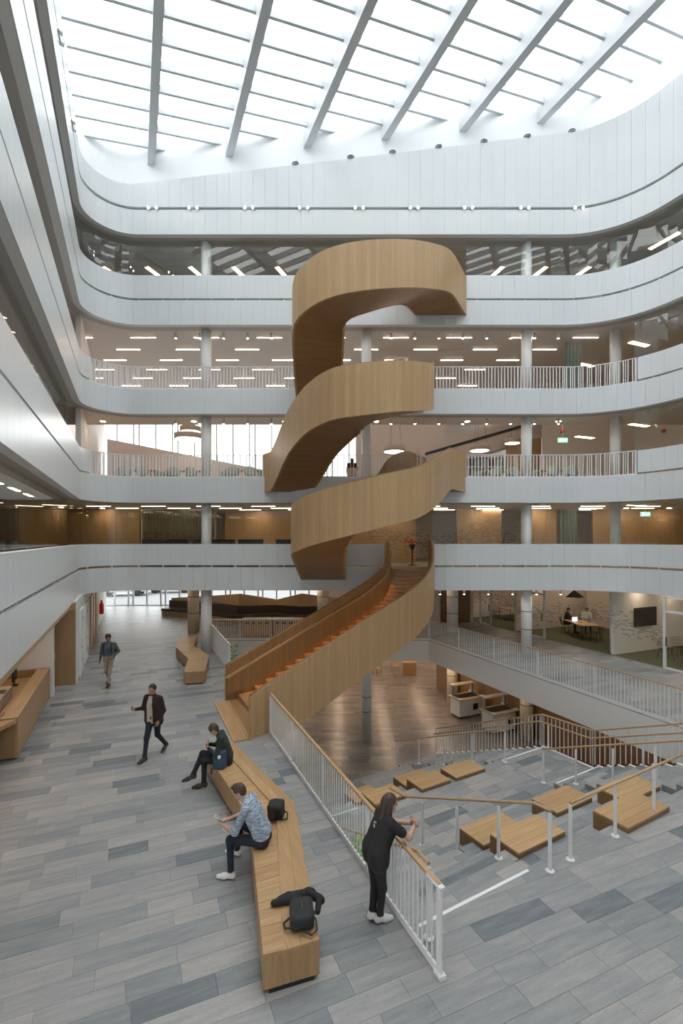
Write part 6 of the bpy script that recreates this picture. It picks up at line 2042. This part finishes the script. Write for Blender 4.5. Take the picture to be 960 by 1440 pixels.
# walking man with the backpack
Jb = dict(pelvis=(0, 0, 0.98), chest=(0, 0.01, 1.32), neck=(0, 0.02, 1.50), head=(0.0, 0.05, 1.645), sl=(-0.20, 0.0, 1.43), sr=(0.20, 0.0, 1.43),
          el=(-0.31, -0.06, 1.17), er=(0.27, -0.05, 1.13), wl=(-0.20, 0.10, 1.01), wr=(0.27, 0.08, 0.90), hl=(-0.09, 0, 0.93), hr=(0.09, 0, 0.93),
          nl=(-0.08, 0.14, 0.50), nr=(0.09, 0.0, 0.51), al=(-0.08, 0.20, 0.09), ar=(0.09, -0.24, 0.13), tl=(-0.09, 0.39, 0.038), tr=(0.10, -0.06, 0.04))
wb = person('walking man in a blue grey sweater and khaki trousers with backpack straps', Jb, (-8.08, 16.8, 0.0), dir_rz(0.05, -1.0), mats('cloth_grey', 'cloth_khaki', 'skin_tan', 'hair_dark', 'shoe_dark'),
            hair='curly', look=(-0.75, 0.8, 0.0), bulk=1.05)
bp = empty('backpack', world_of((-8.08, 16.8, 0), dir_rz(0.05, -1.0), (0, -0.2, 1.0)), dir_rz(0.05, -1.0), label='navy backpack worn by the man in khaki trousers', cat='backpack')
link('pack', soft_mesh('pack', [([('box', 'b', (0, -0.04, 0.18), (0.15, 0.08, 0.23), None, 0.05), ('box', 'b', (0, -0.11, 0.08), (0.11, 0.05, 0.12), None, 0.03)], 0.014, 0.03)], {'b': M['cloth_navy']}), bp)
for s in (-1, 1):
    mb = MB(); mb.tube([(s * 0.10, 0.02, 0.40), (s * 0.115, 0.13, 0.475), (s * 0.12, 0.265, 0.46), (s * 0.125, 0.325, 0.36), (s * 0.13, 0.33, 0.22), (s * 0.14, 0.24, 0.08), (s * 0.13, 0.06, 0.0)], 0.022, 6); mb.build('strap', M['cloth_navy'], bp, True)
# seated people further away
Js = dict(pelvis=(0, 0.0, 0.56), chest=(0, 0.07, 0.93), neck=(0, 0.10, 1.10), head=(0.0, 0.15, 1.225), sl=(-0.185, 0.08, 1.05), sr=(0.185, 0.08, 1.05),
          el=(-0.24, 0.22, 0.80), er=(0.24, 0.22, 0.80), wl=(-0.10, 0.42, 0.80), wr=(0.10, 0.42, 0.80), hl=(-0.085, 0.03, 0.54), hr=(0.085, 0.03, 0.54),
          nl=(-0.12, 0.46, 0.56), nr=(0.12, 0.46, 0.56), al=(-0.12, 0.46, 0.10), ar=(0.12, 0.46, 0.10), tl=(-0.12, 0.66, 0.036), tr=(0.12, 0.66, 0.036))
c = uv(19.3, 21.5)
person('person in dark clothes sitting at the meeting table with the laptop', Js, (c[0], c[1], 0.004), dir_rz(0.9, -0.6), mats('cloth_black', 'cloth_navy', 'skin', 'hair_dark', 'shoe_dark'), look=(0.1, 1, -0.3))
c = uv(18.95, 22.6)
person('person in a white shirt sitting across the meeting table with the laptop', Js, (c[0], c[1], 0.004), dir_rz(-0.2, -1.0), mats('cloth_white', 'cloth_navy', 'skin', 'hair_brown', 'shoe_dark'), look=(0.1, 1, -0.3))
x = px_at(495, 23.0)
person('person in dark clothes sitting in the beige tub chair with the back to the railing', Js, (x, 23.0, Z2 - 0.06), 0.0, mats('cloth_black', 'cloth_navy', 'skin', 'hair_dark', 'shoe_dark'), look=(0.2, 1, -0.1))

# ------------------------------------------------------------------ bags on the benches
def soft_bag(name, label, loc, rz, prims, mats_, extra=None, cat='backpack', h=0.008, k=0.02):
    root = empty(name, loc, rz, label=label, cat=cat)
    link('pack', soft_mesh('pack', [(prims, h, k)], mats_), root)
    if extra: extra(root)
    return root
def rotx(a): return np.array([[1, 0, 0], [0, math.cos(a), -math.sin(a)], [0, math.sin(a), math.cos(a)]])
bx_, by_ = G(424, 1290, 0.50)
def bag1(root):
    mb = MB(); mb.tube([(-0.02, -0.20, 0.05), (0.10, -0.27, 0.03), (0.17, -0.20, 0.03), (0.17, -0.06, 0.04), (0.12, 0.0, 0.08)], 0.010, 6); mb.build('strap', M['bag_black'], root, True)
    mb = MB(); mb.tube([(-0.12, -0.17, 0.06), (-0.20, -0.13, 0.03), (-0.22, -0.05, 0.03), (-0.14, -0.01, 0.06)], 0.012, 6); mb.build('strap', M['bag_black'], root, True)
    mb = MB(); mb.tube([(0.0, 0.10, 0.175), (0.005, 0.0, 0.185), (0.01, -0.12, 0.16)], 0.004, 5); mb.build('zip', M['grey_metal'], root, True)
    mb = MB(); mb.tube([(-0.03, 0.17, 0.16), (-0.02, 0.21, 0.20), (0.03, 0.21, 0.20), (0.04, 0.17, 0.16)], 0.008, 6); mb.build('grab_loop', M['bag_black'], root, True)
soft_bag('backpack', 'dark grey backpack lying on top of a black jacket at the bench end', (bx_, by_, 0.46), math.radians(8),
         [('box', 'b', (0, 0.0, 0.09), (0.145, 0.19, 0.09), None, 0.06), ('box', 'b', (0.0, -0.09, 0.12), (0.11, 0.10, 0.06), None, 0.04), ('box', 'b', (0.0, 0.12, 0.11), (0.11, 0.07, 0.06), None, 0.04)], {'b': M['bag_black']}, bag1)
jx, jy = G(418, 1272, 0.47)
jk = empty('jacket', (jx, jy, 0.452), math.radians(5), label='crumpled black jacket under the dark grey backpack', cat='jacket')
link('cloth', soft_mesh('cloth', [([('cone', 'c', (-0.30, 0.02, 0.04), (-0.05, 0.06, 0.06), 0.038, 0.06), ('cone', 'c', (-0.10, 0.10, 0.05), (0.18, 0.14, 0.05), 0.055, 0.06), ('cone', 'c', (0.14, 0.14, 0.06), (0.30, 0.02, 0.04), 0.06, 0.05),
                                     ('cone', 'c', (0.28, 0.05, 0.045), (0.25, -0.16, 0.035), 0.045, 0.034), ('cone', 'c', (-0.05, 0.05, 0.05), (0.1, 0.0, 0.05), 0.05, 0.05), ('cone', 'c', (-0.22, 0.06, 0.06), (-0.12, 0.1, 0.07), 0.035, 0.04)], 0.008, 0.02)], {'c': M['cloth_black']}), jk)
mb = MB(); mb.lathe((0.23, -0.165, 0.03), [(0.03, 0), (0.03, 0.012)], 10); mb.build('cuff', M['bag_black'], jk, True)
b2x, b2y = G(388, 1148, 0.5)
def bag2(root):
    mb = MB(); mb.tube([(0.10, 0.06, 0.12), (0.19, 0.03, 0.09), (0.21, -0.06, 0.05), (0.12, -0.10, 0.04)], 0.012, 6); mb.build('strap', M['bag_black'], root, True)
    mb = MB(); mb.box((-0.04, -0.12, 0.13), (0.10, 0.02, 0.16)); mb.build('front_pocket', M['bag_brown'], root, True)
soft_bag('backpack', 'black backpack with brown front standing behind the man in the striped shirt', (b2x, b2y, 0.47), math.radians(-12),
         [('box', 'b', (0, 0.0, 0.14), (0.13, 0.11, 0.14), rotx(0.25), 0.06), ('box', 'b', (0.02, 0.05, 0.22), (0.10, 0.07, 0.06), None, 0.04)], {'b': M['bag_black']}, bag2)
b3x, b3y = G(309, 1078, 0.47)
def bag3(root):
    mb = MB(); mb.tube([(-0.10, -0.02, 0.05), (-0.15, -0.10, 0.0), (-0.14, -0.13, -0.08)], 0.014, 6); mb.build('strap', M['bag_black'], root, True)
    mb = MB(); mb.tube([(-0.10, -0.095, 0.12), (0.10, -0.095, 0.12)], 0.006, 5); mb.build('zip', M['paper'], root, True)
    mb = MB(); mb.tube([(-0.04, 0.0, 0.36), (-0.03, 0.0, 0.40), (0.03, 0.0, 0.40), (0.04, 0.0, 0.36)], 0.008, 5); mb.build('grab_loop', M['bag_blue'], root, True)
    mb = MB(); mb.lathe((0.0, -0.09, 0.25), [(0.03, -0.03), (0.035, 0.0), (0.03, 0.03)], 8); mb.build('badge', M['paper'], root, True)
soft_bag('backpack', 'blue denim backpack on the bench beside the man in the dark sweater', (b3x, b3y, 0.452), math.radians(4),
         [('box', 'b', (0, 0.0, 0.18), (0.135, 0.075, 0.18), None, 0.05), ('box', 'b', (0.0, -0.075, 0.10), (0.11, 0.035, 0.09), None, 0.025)], {'b': M['bag_blue']}, bag3)
# ------------------------------------------------------------------ lamps of the building
def line_light(x, y, z, L, w, rz, mat, label, group, name='ceiling_light'):
    k = ('ll', L, w, mat.name)
    if k not in _cache:
        _cache[k] = (MB().box((0, 0, 0), (L, w, 0.02)).mesh('diffuser', mat), MB().box((0, 0, 0), (L + 0.03, w + 0.03, 0.03)).mesh('housing', M['white']))
    o = empty(name, (x, y, z), rz, label=label, cat='light', group=group)
    link('housing', _cache[k][1], o, (0, 0, 0.012)); link('diffuser', _cache[k][0], o, (0, 0, -0.008))
    return o
GL = 'line lights in the slatted ceiling'
for row in range(7):
    y = 22.2 + 1.4 * row
    x0 = -9.1 - 1.3 * row
    while x0 > -15: x0 -= 2.9
    k = 0
    x = x0
    while x < 12.5 - row * 0.9:
        if x > -12.5 - 0.45 * row: line_light(x, y, SOF[4] - 0.012, 1.14, 0.05, 0.0, M['lamp_strip'], 'slim line light in the slatted ceiling above the third balcony', GL)
        x += 2.9
for row in range(3):
    for k in range(11):
        x = -11.5 + 2.6 * k + 0.7 * row
        line_light(x, 22.9 + 1.5 * row, SOF[2] - 0.012, 1.1, 0.12, 0.0, M['lamp_panel'], 'warm line light in the ceiling behind the first storey glass', 'line lights of the first storey')
for k in range(6):
    for j in range(2):
        c = uv(9 + 2.2 * k, -3.4 - 1.5 * j); line_light(c[0], c[1], SOF[2] - 0.012, 1.2, 0.12, ROT_V + math.pi / 2, M['lamp_panel'], 'warm line light in the first storey ceiling along the left side', 'line lights of the first storey left side')
for k in range(4):
    c = uv(10 + 2.6 * k, 21.4); line_light(c[0], c[1], SOF[2] - 0.012, 1.2, 0.12, ROT_V, M['lamp_panel'], 'warm line light in the first storey ceiling along the right side', 'line lights of the first storey right side')
    for lv, nm in ((3, 'second'), (4, 'third')):
        c = uv(9.5 + 3.0 * k, 22.0); line_light(c[0], c[1], SOF[lv] - 0.012, 1.2, 0.25, ROT_V, M['lamp_panel'], 'warm panel light in the %s storey ceiling along the right side' % nm, 'panel lights of the %s storey right side' % nm)
        c = uv(9.5 + 3.0 * k, -4.0); line_light(c[0], c[1], SOF[lv] - 0.012, 1.2, 0.12, ROT_V, M['lamp_panel'], 'warm line light in the %s storey ceiling along the left side' % nm, 'line lights of the %s storey left side' % nm)
for k in range(12):
    line_light(-11.3 + 2.1 * k, 24.0, SOF[5] - 0.012, 0.20, 1.3, -0.35 if k < 6 else 0.3, M['lamp_panel'], 'warm bar light in the grey ceiling above the fourth balcony', 'bar lights of the fourth storey')
for k in range(3):
    c = uv(11 + 3 * k, 21.5); line_light(c[0], c[1], SOF[5] - 0.012, 0.2, 1.3, ROT_V, M['lamp_panel'], 'warm bar light in the grey ceiling along the right side of the fourth balcony', 'bar lights of the fourth storey right side')
# cylinder spotlights under the bands
SPOT = (MB().lathe((0, 0, -0.24), [(0.05, 0.0), (0.055, 0.01), (0.055, 0.24)], 12).mesh('housing', M['white']), MB().lathe((0, 0, -0.246), [(0.042, 0), (0.042, 0.006)], 12).mesh('lens', M['bulb']))
def spot(x, y, z, label, group):
    o = empty('spotlight', (x, y, z), 0.0, label=label, cat='light', group=group)
    link('housing', SPOT[0], o); link('lens', SPOT[1], o)
for k in range(18):
    x = -7.45 + 1.075 * k
    if x < 10.6:
        spot(x, 21.75, SOF[4], 'small white cylinder spotlight under the edge of the fourth balcony', 'cylinder spotlights under the fourth balcony')
        spot(x, 21.75, SOF[3], 'small white cylinder spotlight under the edge of the third balcony', 'cylinder spotlights under the third balcony')
    if x > 3.9 and x < 10: spot(x, 21.5, SOF[1], 'small white cylinder spotlight under the edge of the first balcony', 'cylinder spotlights under the first balcony')
# double spotlights in the groove under the roof
def twin(x, y, z, rz, label, group):
    o = empty('twin_spotlight', (x, y, z), rz, label=label, cat='light', group=group)
    MB().box((0, -0.02, 0), (0.5, 0.05, 0.03)).build('bracket', M['grey_metal'], o, True)
    for s in (-0.17, 0.17):
        mb = MB(); mb.tube([(s, -0.05, -0.02), (s, -0.16, -0.06)], 0.055, 10); mb.build('housing', M['white'], o, True)
        mb = MB(); mb.tube([(s, -0.158, -0.0593), (s, -0.170, -0.0637)], 0.045, 10); mb.build('bulb', M['bulb'], o, True)
for px in (215, 272, 350, 427, 505, 582, 658, 737, 813): twin((px - CX) * 20.85 / F_PX, 20.93, 19.36, 0.0, 'pair of bright spotlights in the groove under the roof', 'twin spotlights on the back wall')
for u in (12.6, 15.8, 19.0):
    c = uv(u, VL - 0.02); twin(c[0], c[1], 19.36, ROT_V + math.pi / 2, 'pair of bright spotlights in the groove on the left side', 'twin spotlights on the left side')
c = uv(15.0, VR + 0.02)
# dome lamps on the ledge
for px in (415, 493, 552, 617, 681, 742, 805):
    x = (px - CX) * 20.9 / F_PX; z = ledge(x, 20.9)
    o = empty('dome_camera', (x, 20.98, z), label='small grey dome on the ledge below the rooflight', cat='dome', group='domes on the ledge')
    MB().lathe((x, 20.98, z), [(0.13, 0), (0.15, 0.06), (0.13, 0.16), (0.06, 0.24)], 14).build('dome', M['grey_metal'], o)
    MB().lathe((x, 20.98, z + 0.06), [(0.155, 0), (0.155, 0.04)], 14).build('lens_band', M['black'], o)
# round downlights: hall, meeting rooms, lower level, reception, first storey walls
DL = {}
def downlight(x, y, z, label, group, mat=None, r=0.11):
    mat = mat or M['down']
    if (mat.name, r) not in DL:
        DL[(mat.name, r)] = (MB().lathe((0, 0, -0.012), [(r + 0.03, 0), (r + 0.03, 0.012)], 14).mesh('trim_ring', M['white']), MB().lathe((0, 0, -0.018), [(r, 0), (r, 0.005)], 14).mesh('lens', mat))
    o = empty('downlight', (x, y, z), label=label, cat='light', group=group)
    link('trim_ring', DL[(mat.name, r)][0], o); link('lens', DL[(mat.name, r)][1], o)
M['down'] = emit('downlight_lens', (1.0, 0.74, 0.50), 60.0)
M['down_low'] = emit('lower_downlight_lens', (1.0, 0.70, 0.48), 150.0)
for i in range(6):
    for j in range(4): downlight(-13.0 + 3.6 * i + 0.8 * j, 23.2 + 3.2 * j, SOF[1] + 0.02, 'round downlight in the ceiling behind the back columns of the hall', 'downlights at the back of the hall')
for k in range(6):
    for j in range(2): c = uv(8.5 + 2.9 * k, 20.8 + 2.2 * j); downlight(c[0], c[1], SOF[1] + 0.02, 'round downlight in the meeting room ceiling', 'downlights of the meeting rooms')
for k in range(5): c = uv(9.0 + 2.2 * k, -3.4); downlight(c[0], c[1], SOF[1] + 0.02, 'round downlight above the reception desk', 'downlights of the reception')
for i in range(6):
    for j in range(4):
        x, y = -3.0 + 2.8 * i, 25.4 + 3.0 * j
        downlight(x, y, -1.03, 'round downlight in the ceiling of the lower level', 'downlights of the lower level', M['down_low'])
for k in range(7): c = uv(6.0 + 2.6 * k, 15.0); downlight(c[0], c[1], -1.03, 'round downlight below the walkway', 'downlights below the walkway')
for k, (x, y) in enumerate(((-12.3, 24.9), (-4.5, 26.4), (7.2, 25.4), (10.3, 24.9), (14.6, 24.8), (16.8, 24.8), (2.5, 24.9))): downlight(x, y, SOF[2] + 0.02, 'round wall washer in the first storey ceiling', 'wall washers of the first storey')
for k in range(6): downlight(-11 + 4.2 * k, 22.3, SOF[3] + 0.02, 'round downlight under the third balcony gallery', 'downlights under the third balcony')

# ------------------------------------------------------------------ small pieces belong to the part that carries them
CARRY = {'foot_plate': 'post', 'handle': 'door_leaf', 'hinge': 'door_leaf', 'bulb': 'housing', 'lens': 'housing', 'diffuser': 'housing', 'zip': 'pack', 'badge': 'pack', 'grab_loop': 'pack',
         'front_pocket': 'pack', 'slot': 'body', 'hot_plate': 'counter_top', 'cuff': 'cloth', 'valve': 'cylinder', 'light_strip': 'balustrade', 'edge_cap': 'balustrade', 'lens_band': 'dome', 'tray': 'body', 'lid': 'body'}
def base_name(o): return o.name.split('.')[0]
def mid(o):
    c = [sum(b[i] for b in o.bound_box) / 8 for i in range(3)]
    return o.matrix_basis @ Vector(c)
by_parent = {}
for o in list(bpy.data.objects):
    if o.parent is not None: by_parent.setdefault(o.parent, []).append(o)
for par, ch in by_parent.items():
    if par.parent is not None: continue
    for o in ch:
        want = CARRY.get(base_name(o))
        if not want: continue
        cand = [c for c in ch if c is not o and base_name(c) == want]
        if not cand: continue
        q = min(cand, key=lambda c: (mid(c) - mid(o)).length)
        mt = q.matrix_basis.inverted() @ o.matrix_basis
        o.parent = q
        o.matrix_basis = mt
